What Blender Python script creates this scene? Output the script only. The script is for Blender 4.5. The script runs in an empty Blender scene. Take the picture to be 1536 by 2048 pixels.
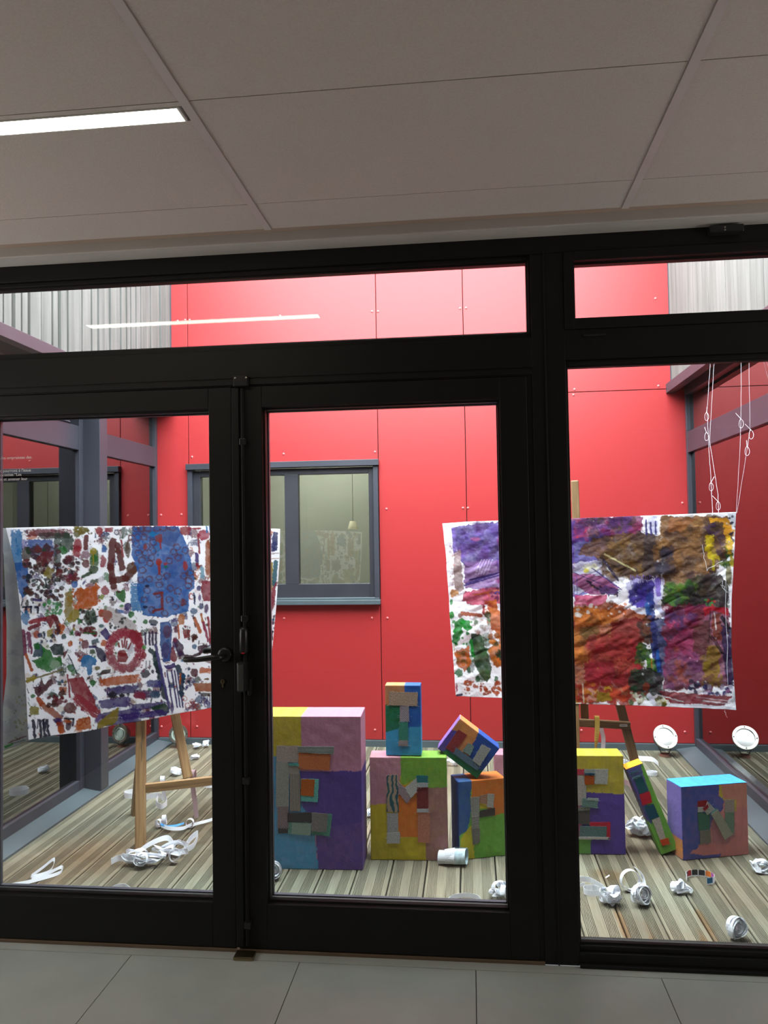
import bpy, bmesh, math, random
import numpy as np
from mathutils import Vector, Matrix
from math import sin, cos, pi, radians
random.seed(7)
C = bpy.context.scene.collection
scn = bpy.context.scene

# ------------------------------------------------------------------ camera
F = 1562.3; YAW = .10887; PIT = .03244; ROL = -.01597; CH = 1.45; CD = 2.7247
_f = Vector((-sin(YAW)*cos(PIT), cos(YAW)*cos(PIT), sin(PIT)))
_r0 = _f.cross(Vector((0, 0, 1))).normalized(); _u0 = _r0.cross(_f)
_r = _r0*cos(ROL) + _u0*sin(ROL); _u = _r.cross(_f)
CAM = Vector((0, -CD, CH))
cd = bpy.data.cameras.new('camera'); cam = bpy.data.objects.new('camera', cd); C.objects.link(cam)
cd.sensor_fit = 'HORIZONTAL'; cd.sensor_width = 36; cd.lens = F/1536*36; cd.clip_start = .02
cam.matrix_world = Matrix(((_r.x, _u.x, -_f.x, CAM.x), (_r.y, _u.y, -_f.y, CAM.y), (_r.z, _u.z, -_f.z, CAM.z), (0, 0, 0, 1)))
scn.camera = cam
# ------------------------------------------------------------------ light
SKY = 20.0
w = bpy.data.worlds.new('sky'); scn.world = w; w.use_nodes = True
nt = w.node_tree; bg = nt.nodes['Background']
tc = nt.nodes.new('ShaderNodeTexCoord'); sx = nt.nodes.new('ShaderNodeSeparateXYZ'); rp = nt.nodes.new('ShaderNodeValToRGB')
nt.links.new(tc.outputs['Generated'], sx.inputs[0]); nt.links.new(sx.outputs['Z'], rp.inputs[0]); nt.links.new(rp.outputs[0], bg.inputs[0])
rp.color_ramp.elements[0].position = 0; rp.color_ramp.elements[0].color = (.5, .55, .6, 1)
rp.color_ramp.elements[1].position = .9; rp.color_ramp.elements[1].color = (.90, .97, 1.0, 1)
bg.inputs[1].default_value = SKY
scn.view_settings.view_transform = 'Standard'; scn.view_settings.look = 'None'
scn.view_settings.exposure = .25; scn.view_settings.gamma = 1; scn.view_settings.use_curve_mapping = False
def fill_area(name, x, y, z, sx, sy, power, rot):
    l = bpy.data.lights.new(name, 'AREA'); l.shape = 'RECTANGLE'; l.size = sx; l.size_y = sy; l.energy = power; l.color = (1, .93, .86)
    o = bpy.data.objects.new(name, l); C.objects.link(o); o.location = (x, y, z); o.rotation_euler = rot
fill_area('left_fill_light', -2.88, -.92, 1.4, 1.4, 1.2, 14, (0, -pi/2, 0))     # unseen fill lights added on both sides to brighten the corridor
fill_area('right_fill_light', 2.68, -.92, 1.4, 1.4, 1.2, 14, (0, pi/2, 0))
LAMP = 14.0          # the fluorescent strip in the ceiling
ROOM = 1.0

# ------------------------------------------------------------------ pixel helpers (measuring tools)
def ray(px, py):
    return (_r*(px-768) - _u*(py-1024) + _f*F)
def at_y(px, py, Y): d = ray(px, py); return CAM + d*((Y-CAM.y)/d.y)
def at_z(px, py, Z=0.): d = ray(px, py); return CAM + d*((Z-CAM.z)/d.z)
def at_x(px, py, X): d = ray(px, py); return CAM + d*((X-CAM.x)/d.x)
def at_pl(px, py, p, n): d = ray(px, py); return CAM + d*((p-CAM).dot(n)/d.dot(n))
def proj(p):
    v = p-CAM; z = v.dot(_f); return 768+F*v.dot(_r)/z, 1024-F*v.dot(_u)/z

def s2l(c):
    return tuple(((v/255)/12.92 if v/255 <= .04045 else ((v/255+.055)/1.055)**2.4) for v in c)

# ------------------------------------------------------------------ materials
def newmat(name):
    m = bpy.data.materials.new(name); m.use_nodes = True
    return m, m.node_tree, m.node_tree.nodes['Principled BSDF']
def N(nt, t, **k):
    n = nt.nodes.new(t)
    for a, b in k.items(): setattr(n, a, b)
    return n
def mat(name, col, rough=.6, var=.12, scale=8, bump=0, bscale=60, metal=0, stretch=(1, 1, 1), spec=.5, coat=0):
    m, nt, b = newmat(name)
    tc = N(nt, 'ShaderNodeTexCoord'); mp = N(nt, 'ShaderNodeMapping'); mp.inputs['Scale'].default_value = stretch
    nt.links.new(tc.outputs['Object'], mp.inputs[0])
    no = N(nt, 'ShaderNodeTexNoise'); no.inputs['Scale'].default_value = scale; no.inputs['Detail'].default_value = 6
    nt.links.new(mp.outputs[0], no.inputs['Vector'])
    r = N(nt, 'ShaderNodeValToRGB'); e = r.color_ramp.elements
    e[0].position = .3; e[1].position = .7
    e[0].color = (*[c*(1-var) for c in col], 1); e[1].color = (*[min(1, c*(1+var)) for c in col], 1)
    nt.links.new(no.outputs['Fac'], r.inputs[0]); nt.links.new(r.outputs[0], b.inputs['Base Color'])
    b.inputs['Roughness'].default_value = rough; b.inputs['Metallic'].default_value = metal
    b.inputs['Specular IOR Level'].default_value = spec; b.inputs['Coat Weight'].default_value = coat
    if bump:
        n2 = N(nt, 'ShaderNodeTexNoise'); n2.inputs['Scale'].default_value = bscale; n2.inputs['Detail'].default_value = 4
        nt.links.new(mp.outputs[0], n2.inputs['Vector'])
        bp = N(nt, 'ShaderNodeBump'); bp.inputs['Strength'].default_value = bump; bp.inputs['Distance'].default_value = .01
        nt.links.new(n2.outputs['Fac'], bp.inputs['Height']); nt.links.new(bp.outputs[0], b.inputs['Normal'])
    return m
def emit(name, col, s):
    m, nt, b = newmat(name)
    b.inputs['Base Color'].default_value = (*col, 1); b.inputs['Emission Color'].default_value = (*col, 1); b.inputs['Emission Strength'].default_value = s
    return m
def glass(name, tint=(.95, .97, .96), base=.02, gain=1.0, rough=0.):
    m, nt, b = newmat(name); nt.nodes.remove(b)
    o = nt.nodes['Material Output']
    tr = N(nt, 'ShaderNodeBsdfTransparent'); tr.inputs[0].default_value = (*tint, 1)
    gl = N(nt, 'ShaderNodeBsdfGlossy'); gl.inputs['Roughness'].default_value = rough
    fr = N(nt, 'ShaderNodeFresnel'); fr.inputs['IOR'].default_value = 1.5
    ge = N(nt, 'ShaderNodeNewGeometry'); nt.links.new(ge.outputs['Normal'], fr.inputs['Normal'])
    ml = N(nt, 'ShaderNodeMath', operation='MULTIPLY_ADD'); ml.inputs[1].default_value = gain; ml.inputs[2].default_value = base; ml.use_clamp = True
    mx = N(nt, 'ShaderNodeMixShader')
    nt.links.new(fr.outputs[0], ml.inputs[0]); nt.links.new(ml.outputs[0], mx.inputs[0])
    nt.links.new(tr.outputs[0], mx.inputs[1]); nt.links.new(gl.outputs[0], mx.inputs[2]); nt.links.new(mx.outputs[0], o.inputs[0])
    return m
def attrmat(name, rough=.7, bump=.15, bscale=120, trans=0., gain=1.):
    m, nt, b = newmat(name)
    a = N(nt, 'ShaderNodeAttribute'); a.attribute_name = 'paint'
    nt.links.new(a.outputs['Color'], b.inputs['Base Color']); b.inputs['Roughness'].default_value = rough
    tc = N(nt, 'ShaderNodeTexCoord'); no = N(nt, 'ShaderNodeTexNoise'); no.inputs['Scale'].default_value = bscale; no.inputs['Detail'].default_value = 5
    nt.links.new(tc.outputs['Object'], no.inputs['Vector'])
    bp = N(nt, 'ShaderNodeBump'); bp.inputs['Strength'].default_value = bump; bp.inputs['Distance'].default_value = .004
    nt.links.new(no.outputs['Fac'], bp.inputs['Height']); nt.links.new(bp.outputs[0], b.inputs['Normal'])
    if trans:
        t = N(nt, 'ShaderNodeBsdfTranslucent'); nt.links.new(a.outputs['Color'], t.inputs[0]); nt.links.new(bp.outputs[0], t.inputs['Normal'])
        mx = N(nt, 'ShaderNodeMixShader'); mx.inputs[0].default_value = trans
        nt.links.new(b.outputs[0], mx.inputs[1]); nt.links.new(t.outputs[0], mx.inputs[2]); nt.links.new(mx.outputs[0], nt.nodes['Material Output'].inputs[0])
    return m
def fabric(name, col, stripe=None, ang=0., scale=260, rough=.95, loose=.35):
    m, nt, b = newmat(name); b.inputs['Roughness'].default_value = rough; b.inputs['Specular IOR Level'].default_value = .1
    tc = N(nt, 'ShaderNodeTexCoord'); mp = N(nt, 'ShaderNodeMapping'); mp.inputs['Rotation'].default_value = (0, ang, 0)
    nt.links.new(tc.outputs['Object'], mp.inputs[0])
    wv = N(nt, 'ShaderNodeTexWave', bands_direction='X'); wv.inputs['Scale'].default_value = (scale if not stripe else stripe[1]); wv.inputs['Distortion'].default_value = 1.5 if not (stripe and stripe[1] < 20) else 9; wv.inputs['Detail'].default_value = 2
    nt.links.new(mp.outputs[0], wv.inputs[0])
    no = N(nt, 'ShaderNodeTexNoise'); no.inputs['Scale'].default_value = 220; nt.links.new(tc.outputs['Object'], no.inputs['Vector'])
    r = N(nt, 'ShaderNodeValToRGB'); e = r.color_ramp.elements
    c2 = stripe[0] if stripe else tuple(c*(1-loose) for c in col)
    e[0].color = (*c2, 1); e[1].color = (*col, 1); e[0].position = .25; e[1].position = .6
    nt.links.new(wv.outputs['Fac'], r.inputs[0])
    mx = N(nt, 'ShaderNodeMixRGB', blend_type='MULTIPLY'); mx.inputs[0].default_value = .55
    nt.links.new(r.outputs[0], mx.inputs[1]); nt.links.new(no.outputs['Fac'], mx.inputs[2])
    g = N(nt, 'ShaderNodeBrightContrast'); g.inputs['Bright'].default_value = .0
    nt.links.new(mx.outputs[0], b.inputs['Base Color'])
    bp = N(nt, 'ShaderNodeBump'); bp.inputs['Strength'].default_value = .5; bp.inputs['Distance'].default_value = .003
    nt.links.new(no.outputs['Fac'], bp.inputs['Height']); nt.links.new(bp.outputs[0], b.inputs['Normal'])
    return m

M = {}
M['frame'] = mat('anthracite_frame', (.0085, .0085, .0075), .5, .1, spec=.3)
M['gasket'] = mat('black_gasket', (.01, .01, .01), .5, .1)
M['black'] = mat('black_metal', (.018, .018, .018), .28, .1)
M['steel'] = mat('steel', (.55, .54, .5), .3, .1, metal=1)
M['brass'] = mat('dull_brass', (.35, .28, .16), .35, .1, metal=1)
M['ext'] = mat('anthracite_exterior', (.036, .037, .050), .38, .1, 4)
M['ledge'] = mat('grey_flashing', (.065, .085, .098), .42, .18, 3)
M['plaster'] = mat('white_plaster', (.52, .49, .45), .8, .04, 5, .1)
M['ceiltile'] = mat('ceiling_tile', (.62, .56, .51), .95, .05, 160, .25, 300)
M['tbar'] = mat('ceiling_rail', (.62, .55, .53), .6, .03)
M['dark'] = mat('dark_gap', (.03, .027, .025), .9, .1)
M['inwall'] = mat('interior_wall', (.09, .085, .075), .9, .05, 4)
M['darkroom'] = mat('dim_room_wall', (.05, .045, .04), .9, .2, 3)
M['backroom'] = mat('pale_room_wall', (.50, .50, .45), .9, .06, 2)
M['paperblue'] = mat('blue_painted_paper', (.06, .32, .72), .7, .3, 40)
def papermat(name, col):
    m = mat(name, col, .75, .04, 30)
    nt = m.node_tree; b = nt.nodes['Principled BSDF']; t = nt.nodes.new('ShaderNodeBsdfTranslucent'); t.inputs[0].default_value = (*col, 1)
    mx = nt.nodes.new('ShaderNodeMixShader'); mx.inputs[0].default_value = .42
    nt.links.new(b.outputs[0], mx.inputs[1]); nt.links.new(t.outputs[0], mx.inputs[2]); nt.links.new(mx.outputs[0], nt.nodes['Material Output'].inputs[0]); return m
M['paper'] = papermat('white_paper', (.90, .92, .96)); M['paperpink'] = papermat('pinkish_paper', (.60, .44, .47)); M['paperyellow'] = papermat('yellow_tape', (.72, .52, .12))
M['glass'] = glass('door_glass', (.95, .97, .96), .0, .95)
M['sideglass'] = glass('coated_glass', (.55, .58, .55), .30, .9)
M['winglass'] = glass('window_glass', (.80, .84, .80), .05, 1.)
M['lamp'] = emit('lamp_tube', (1, .93, .72), LAMP)
M['flood'] = mat('bright_reflector', (.97, .97, .97), .42, .02, metal=1)
M['led'] = emit('green_led', (.1, 1, .2), 3)
M['white'] = mat('white_enamel', (.8, .8, .78), .4, .02)
M['orange_reveal'] = mat('beige_reveal', (.42, .31, .24), .7, .05)
M['lens'] = mat('lamp_lens', (.38, .47, .42), .12, .15, 20, spec=.8)
M['shade'] = mat('cream_lampshade', (.8, .72, .55), .8, .05)

def wood_mat(name, c1, c2, axis='Z'):
    m, nt, b = newmat(name); b.inputs['Roughness'].default_value = .55
    tc = N(nt, 'ShaderNodeTexCoord'); mp = N(nt, 'ShaderNodeMapping')
    mp.inputs['Scale'].default_value = (60, 60, 3)
    nt.links.new(tc.outputs['Object'], mp.inputs[0])
    no = N(nt, 'ShaderNodeTexNoise'); no.inputs['Scale'].default_value = 1; no.inputs['Detail'].default_value = 5; no.inputs['Distortion'].default_value = .6
    nt.links.new(mp.outputs[0], no.inputs['Vector'])
    r = N(nt, 'ShaderNodeValToRGB'); e = r.color_ramp.elements; e[0].position = .35; e[1].position = .62
    e[0].color = (*c1, 1); e[1].color = (*c2, 1)
    nt.links.new(no.outputs['Fac'], r.inputs[0]); nt.links.new(r.outputs[0], b.inputs['Base Color'])
    return m
M['easel'] = wood_mat('easel_pine', (.17, .085, .03), (.32, .19, .085))
M['easel2'] = wood_mat('easel_oak', (.14, .07, .03), (.25, .15, .07))

def deck_mat():
    m, nt, b = newmat('weathered_deck'); b.inputs['Roughness'].default_value = .75; b.inputs['Specular IOR Level'].default_value = .3
    L = nt.links.new
    tc = N(nt, 'ShaderNodeTexCoord'); sp = N(nt, 'ShaderNodeSeparateXYZ'); L(tc.outputs['Object'], sp.inputs[0])
    a = N(nt, 'ShaderNodeMath', operation='SUBTRACT'); a.inputs[1].default_value = -2.167; L(sp.outputs['X'], a.inputs[0])
    d = N(nt, 'ShaderNodeMath', operation='DIVIDE'); d.inputs[1].default_value = .15; L(a.outputs[0], d.inputs[0])
    fl = N(nt, 'ShaderNodeMath', operation='FLOOR'); L(d.outputs[0], fl.inputs[0])
    wn = N(nt, 'ShaderNodeTexWhiteNoise', noise_dimensions='1D'); L(fl.outputs[0], wn.inputs['W'])
    # grain
    mp = N(nt, 'ShaderNodeMapping'); mp.inputs['Scale'].default_value = (230, 6, 1)
    L(tc.outputs['Object'], mp.inputs[0])
    off = N(nt, 'ShaderNodeCombineXYZ'); mm = N(nt, 'ShaderNodeMath', operation='MULTIPLY'); mm.inputs[1].default_value = 37
    L(wn.outputs['Value'], mm.inputs[0]); L(mm.outputs[0], off.inputs[1]); L(off.outputs[0], mp.inputs['Location'])
    no = N(nt, 'ShaderNodeTexNoise'); no.inputs['Scale'].default_value = 1; no.inputs['Detail'].default_value = 6; no.inputs['Distortion'].default_value = .4
    L(mp.outputs[0], no.inputs['Vector'])
    r = N(nt, 'ShaderNodeValToRGB'); e = r.color_ramp.elements; e[0].position = .25; e[1].position = .7
    e[0].color = (.125, .112, .088, 1); e[1].color = (.225, .215, .182, 1)
    L(no.outputs['Fac'], r.inputs[0])
    # large tone: greener / browner
    n2 = N(nt, 'ShaderNodeTexNoise'); n2.inputs['Scale'].default_value = 1.4; n2.inputs['Detail'].default_value = 4; L(tc.outputs['Object'], n2.inputs['Vector'])
    r2 = N(nt, 'ShaderNodeValToRGB'); e = r2.color_ramp.elements; e[0].position = .38; e[1].position = .62
    e[0].color = (.92, .80, .66, 1); e[1].color = (.93, 1.0, .88, 1); L(n2.outputs['Fac'], r2.inputs[0])
    mx = N(nt, 'ShaderNodeMixRGB', blend_type='MULTIPLY'); mx.inputs[0].default_value = 1; L(r.outputs[0], mx.inputs[1]); L(r2.outputs[0], mx.inputs[2])
    # board to board
    mr = N(nt, 'ShaderNodeMapRange'); mr.inputs[3].default_value = .82; mr.inputs[4].default_value = 1.15; L(wn.outputs['Value'], mr.inputs[0])
    mx2 = N(nt, 'ShaderNodeMixRGB', blend_type='MULTIPLY'); mx2.inputs[0].default_value = 1; L(mx.outputs[0], mx2.inputs[1]); L(mr.outputs[0], mx2.inputs[2])
    # brown stains (left part of the deck) and rusty streaks along boards
    def stain(cx, cy, sx, sy, col, prev, k=1.):
        v = N(nt, 'ShaderNodeVectorMath', operation='SUBTRACT'); v.inputs[1].default_value = (cx, cy, 0); L(tc.outputs['Object'], v.inputs[0])
        s = N(nt, 'ShaderNodeVectorMath', operation='MULTIPLY'); s.inputs[1].default_value = (1/sx, 1/sy, 0); L(v.outputs[0], s.inputs[0])
        le = N(nt, 'ShaderNodeVectorMath', operation='LENGTH'); L(s.outputs[0], le.inputs[0])
        n3 = N(nt, 'ShaderNodeTexNoise'); n3.inputs['Scale'].default_value = 14; n3.inputs['Detail'].default_value = 5; L(tc.outputs['Object'], n3.inputs['Vector'])
        ad = N(nt, 'ShaderNodeMath', operation='ADD'); L(le.outputs['Value'], ad.inputs[0]); L(n3.outputs['Fac'], ad.inputs[1])
        m2 = N(nt, 'ShaderNodeMapRange'); m2.inputs[1].default_value = .9; m2.inputs[2].default_value = 1.6; m2.inputs[3].default_value = k; m2.inputs[4].default_value = 0; L(ad.outputs[0], m2.inputs[0])
        x = N(nt, 'ShaderNodeMixRGB', blend_type='MULTIPLY'); x.inputs[2].default_value = (*col, 1); L(m2.outputs[0], x.inputs[0]); L(prev.outputs[0], x.inputs[1]); return x
    p = stain(-1.35, 1.25, .45, .35, (.62, .50, .42), mx2)
    p = stain(-1.62, .85, .5, .3, (.80, .72, .64), p)
    p = stain(-1.85, .6, .25, .3, (.82, .74, .66), p)
    for (sx_, sy_) in ((.535, .30), (.84, .33), (.80, .12), (.62, .12)):
        p = stain(sx_, sy_, .018, .20, (1.0, .60, .30), p, .8)
    p = stain(.56, .72, .08, .10, (.75, .55, .38), p)
    L(p.outputs[0], b.inputs['Base Color'])
    bp = N(nt, 'ShaderNodeBump'); bp.inputs['Strength'].default_value = .35; bp.inputs['Distance'].default_value = .004
    L(no.outputs['Fac'], bp.inputs['Height']); L(bp.outputs[0], b.inputs['Normal'])
    return m
M['deck'] = deck_mat()

def tile_mat():
    m, nt, b = newmat('floor_tile'); L = nt.links.new
    tc = N(nt, 'ShaderNodeTexCoord')
    no = N(nt, 'ShaderNodeTexNoise'); no.inputs['Scale'].default_value = 3; no.inputs['Detail'].default_value = 8; L(tc.outputs['Object'], no.inputs['Vector'])
    r = N(nt, 'ShaderNodeValToRGB'); e = r.color_ramp.elements; e[0].position = .3; e[1].position = .7
    e[0].color = (.38, .41, .39, 1); e[1].color = (.47, .50, .47, 1); L(no.outputs['Fac'], r.inputs[0]); L(r.outputs[0], b.inputs['Base Color'])
    b.inputs['Roughness'].default_value = .42
    return m
M['tile'] = tile_mat()
def red_mat():
    m, nt, b = newmat('red_facade_panel'); L = nt.links.new
    b.inputs['Base Color'].default_value = (.325, .021, .023, 1)
    b.inputs['Roughness'].default_value = .42; b.inputs['Specular IOR Level'].default_value = .42
    tc = N(nt, 'ShaderNodeTexCoord'); no = N(nt, 'ShaderNodeTexNoise'); no.inputs['Scale'].default_value = 500; L(tc.outputs['Object'], no.inputs['Vector'])
    bp = N(nt, 'ShaderNodeBump'); bp.inputs['Strength'].default_value = .10; bp.inputs['Distance'].default_value = .001
    L(no.outputs['Fac'], bp.inputs['Height']); L(bp.outputs[0], b.inputs['Normal'])
    return m
M['red'] = red_mat()
def clad_mat(name, c1, c2):
    m, nt, b = newmat(name); L = nt.links.new; b.inputs['Roughness'].default_value = .8
    tc = N(nt, 'ShaderNodeTexCoord'); mp = N(nt, 'ShaderNodeMapping'); mp.inputs['Scale'].default_value = (1, 22, 1.6); L(tc.outputs['Object'], mp.inputs[0])
    no = N(nt, 'ShaderNodeTexNoise'); no.inputs['Scale'].default_value = 1; no.inputs['Detail'].default_value = 6; L(mp.outputs[0], no.inputs['Vector'])
    r = N(nt, 'ShaderNodeValToRGB'); e = r.color_ramp.elements; e[0].position = .3; e[1].position = .7
    e[0].color = (*c1, 1); e[1].color = (*c2, 1); L(no.outputs['Fac'], r.inputs[0]); L(r.outputs[0], b.inputs['Base Color'])
    return m
M['clad'] = clad_mat('grey_larch', (.07, .07, .066), (.135, .132, .124))
M['clad2'] = clad_mat('pale_larch', (.10, .098, .090), (.165, .16, .15))

# ------------------------------------------------------------------ mesh helpers
class MB:
    def __init__(s): s.v = []; s.f = []
    def box(s, x0, x1, y0, y1, z0, z1):
        n = len(s.v)
        s.v += [(x, y, z) for x in (x0, x1) for y in (y0, y1) for z in (z0, z1)]
        s.f += [tuple(n+i for i in q) for q in ((0, 1, 3, 2), (4, 6, 7, 5), (0, 4, 5, 1), (2, 3, 7, 6), (0, 2, 6, 4), (1, 5, 7, 3))]
        return s
    def bar(s, a, b, w, d, side=None):
        a = Vector(a); b = Vector(b); t = (b-a).normalized()
        side = Vector(side) if side else Vector((1, 0, 0))
        side = (side - t*side.dot(t)).normalized(); nn = t.cross(side)
        n = len(s.v)
        for p in (a, b):
            for i, j in ((-1, -1), (1, -1), (1, 1), (-1, 1)): s.v.append(tuple(p+side*(w/2*i)+nn*(d/2*j)))
        s.f += [(n, n+1, n+2, n+3), (n+7, n+6, n+5, n+4)] + [(n+i, n+4+i, n+4+(i+1) % 4, n+(i+1) % 4) for i in range(4)]
        return s
    def tube(s, pts, r, k=10, cap=True):
        pts = [Vector(p) for p in pts]; n = len(s.v); m = len(pts)
        rs = r if isinstance(r, (list, tuple)) else [r]*m
        up = Vector((.13, .31, .94))
        for i, p in enumerate(pts):
            t = (pts[min(i+1, m-1)]-pts[max(i-1, 0)]).normalized()
            a = up.cross(t)
            if a.length < .05: a = Vector((1, 0, 0)).cross(t)
            a.normalize(); b = t.cross(a)
            for j in range(k): s.v.append(tuple(p+(a*cos(2*pi*j/k)+b*sin(2*pi*j/k))*rs[i]))
        for i in range(m-1):
            for j in range(k): s.f.append((n+i*k+j, n+i*k+(j+1) % k, n+(i+1)*k+(j+1) % k, n+(i+1)*k+j))
        if cap: s.f += [tuple(n+j for j in reversed(range(k))), tuple(n+(m-1)*k+j for j in range(k))]
        return s
    def lathe(s, c, ax, prof, k=32):
        c = Vector(c); ax = Vector(ax).normalized(); a = ax.orthogonal().normalized(); b = ax.cross(a); n = len(s.v)
        for (r, h) in prof:
            for j in range(k): s.v.append(tuple(c+ax*h+(a*cos(2*pi*j/k)+b*sin(2*pi*j/k))*r))
        for i in range(len(prof)-1):
            for j in range(k): s.f.append((n+i*k+j, n+i*k+(j+1) % k, n+(i+1)*k+(j+1) % k, n+(i+1)*k+j))
        return s
    def prism(s, poly, ax, t):
        # poly = list of 3D points, extruded by vector ax*t
        n = len(s.v); m = len(poly); e = Vector(ax)*t
        s.v += [tuple(Vector(p)) for p in poly] + [tuple(Vector(p)+e) for p in poly]
        s.f += [tuple(n+i for i in range(m)), tuple(n+m+i for i in reversed(range(m)))] + [(n+i, n+m+i, n+m+(i+1) % m, n+(i+1) % m) for i in range(m)]
        return s
    def build(s, name, m, parent=None, bevel=0, smooth=False, loc=None):
        me = bpy.data.meshes.new(name)
        off = Vector(loc) if loc is not None else Vector((0, 0, 0))
        me.from_pydata([tuple(Vector(v)-off) for v in s.v], [], s.f); me.update()
        bm = bmesh.new(); bm.from_mesh(me); bmesh.ops.recalc_face_normals(bm, faces=bm.faces); bm.to_mesh(me); bm.free()
        o = bpy.data.objects.new(name, me); C.objects.link(o); me.materials.append(M[m] if isinstance(m, str) else m)
        if parent is not None:
            o.parent = parent
            o.matrix_parent_inverse = Matrix.Identity(4)
            o.location = off - Vector(parent.location)
        else: o.location = off
        if bevel:
            b = o.modifiers.new('bevel', 'BEVEL'); b.width = bevel; b.segments = 2; b.limit_method = 'ANGLE'
        if smooth:
            for p in me.polygons: p.use_smooth = True
        return o
def tag(o, label, cat, group=None):
    o['label'] = label; o['category'] = cat
    if group: o['group'] = group
    return o
def struct(o, label=None):
    o['kind'] = 'structure'
    if label: o['label'] = label
    return o
def empty(name, loc):
    o = bpy.data.objects.new(name, None); C.objects.link(o); o.location = loc; o.empty_display_size = .05
    return o

# ------------------------------------------------------------------ interior room
mb = MB()
for i in range(-4, 5):
    for j in range(-9, 1):
        x = -.008+.6*i; y1 = -.05+.4*0+.6*j
        mb.box(x+.0015, x+.5985, y1-.5985+.0, y1-.0015, -.02, 0)
mb.box(-3, 3, -.0485, .0, -.02, -.0005)
o = struct(mb.build('floor', 'tile'), 'pale grey square floor tiles inside the door')
struct(MB().box(-3, 3, -5.6, 0, -.06, -.004).build('floor_slab', mat('grout', (.10, .095, .085), .9)), 'dark grout under the floor tiles')
# ceiling: tiles with rails
mb = MB(); tb = MB(); CZ = 2.52
xs = [-3.072, -1.872, -.672, .528, 1.728, 2.928]
ys = [-.12, -.322, -.917, -1.512, -2.107, -2.702, -3.297, -3.892, -4.487, -5.082, -5.6]
for i in range(5):
    for j in range(len(ys)-1):
        x0, x1, y0, y1 = xs[i]+.013, xs[i+1]-.013, ys[j+1]+.0015, ys[j]-.0015
        if i == 1 and j == 1:      # the tile holding the lamp stops short of it
            mb.box(x0, x1, -.830, y1, CZ, CZ+.02); mb.box(x0, x1, y0, -.897, CZ, CZ+.02)
        else: mb.box(x0, x1, y0, y1, CZ, CZ+.02)
ce = struct(mb.build('ceiling', 'ceiltile'), 'suspended ceiling of large off-white tiles')
for x in xs: tb.box(x-.0115, x+.0115, -5.6, -.12, CZ-.004, CZ+.02)
for y in ys[1:]:
    pass
tb.build('ceiling_rail', 'tbar', ce)
struct(MB().box(-3.1, 3, -5.7, 0, CZ+.021, CZ+.03).build('trim_10', 'dark'), 'dark void above the ceiling tiles')
mb = MB().box(-3, 3, -.122, -.09, CZ+.0, CZ+.02)
struct(mb.build('trim_11', 'orange_reveal'), 'beige shadow gap at the ceiling edge')
mb = MB().box(-3, 3, -.09, .12, 2.485, 2.53)
struct(mb.build('trim_12', 'plaster', bevel=.004), 'white plaster band above the glazed front')
struct(MB().box(-3.0, -2.9, -5.6, 0, 0, 2.6).build('wall_left', 'inwall'), 'interior wall')
struct(MB().box(2.7, 2.8, -5.6, 0, 0, 2.6).build('wall_right', 'inwall'), 'interior wall')
struct(MB().box(-3, 2.8, -5.7, -5.6, 0, 2.6).build('wall_rear', 'inwall'), 'interior wall')

# fluorescent strip
L = empty('ceiling_light', (-1.28, -.8635, CZ)); tag(L, 'long lit strip light recessed in the ceiling', 'light')
MB().box(-1.865, -.700, -.893, -.834, CZ-.002, CZ+.01).build('diffuser', 'lamp', L)
mb = MB().box(-1.872, -.695, -.897, -.893, CZ-.003, CZ+.02).box(-1.872, -.695, -.834, -.830, CZ-.003, CZ+.02).box(-.700, -.695, -.893, -.834, CZ-.003, CZ+.02).box(-1.872, -1.865, -.893, -.834, CZ-.003, CZ+.02)
mb.build('light_frame', 'white', L)

# ------------------------------------------------------------------ glazed front
FX0, FX1 = -1.95, 1.75
def ringbox(mb, x0, x1, z0, z1, ix0, ix1, iz0, iz1, y0, y1):
    mb.box(x0, ix0, y0, y1, z0, z1); mb.box(ix1, x1, y0, y1, z0, z1)
    mb.box(ix0, ix1, y0, y1, z0, iz0); mb.box(ix0, ix1, y0, y1, iz1, z1); return mb
def trim(n, mb, lab, bevel=.002, m='frame'): return struct(mb.build(n, m, bevel=bevel), lab)
trim('trim_1', MB().box(FX0, FX1, 0, .09, 2.425, 2.487), 'black head rail of the glazed front')
trim('trim_2', MB().box(FX0, .225, 0, .09, 2.03, 2.135).box(.201, .226, .004, .088, 0, 2.03), 'black transom above the double door')
trim('trim_3', MB().box(.339, FX1, 0, .09, 2.05, 2.155), 'black transom above the fixed pane')
trim('trim_4', MB().box(.225, .339, 0, .09, 0, 2.425).box(.268, .274, -.004, .0, 0, 2.44), 'black mullion between door and fixed pane')
trim('trim_5', MB().box(.339, FX1, 0, .09, 0, .045).box(.339, FX1, -.015, 0, 0, .012), 'black bottom rail under the fixed pane')
trim('trim_6', MB().box(FX0-.02, -1.86, 0, .09, 0, 2.425).box(1.70, FX1+.0, 0.001, .089, .045, 2.05).box(1.70, FX1, .001, .089, 2.155, 2.425), 'black jambs of the glazed front')
trim('trim_7', MB().box(-1.86, .225, -.004, .10, 0, .010), 'metal threshold under the doors', .001, mat('threshold', (.16, .11, .07), .5))
def window(n, x0, x1, z0, z1, lab, fw, y0=.012, sash=.0):
    ix0, ix1, iz0, iz1 = x0+fw[0], x1-fw[1], z0+fw[2], z1-fw[3]
    w_ = struct(ringbox(MB(), x0, x1, z0, z1, ix0, ix1, iz0, iz1, y0, .075).build(n, 'frame', bevel=.002), lab)
    g = MB(); ringbox(g, ix0, ix1, iz0, iz1, ix0+.006, ix1-.006, iz0+.006, iz1-.006, .026, .052)
    g.build('gasket', 'gasket', w_)
    MB().box(ix0+.004, ix1-.004, .036, .042, iz0+.004, iz1-.004).build('glass_pane', 'glass', w_)
    return w_
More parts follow.
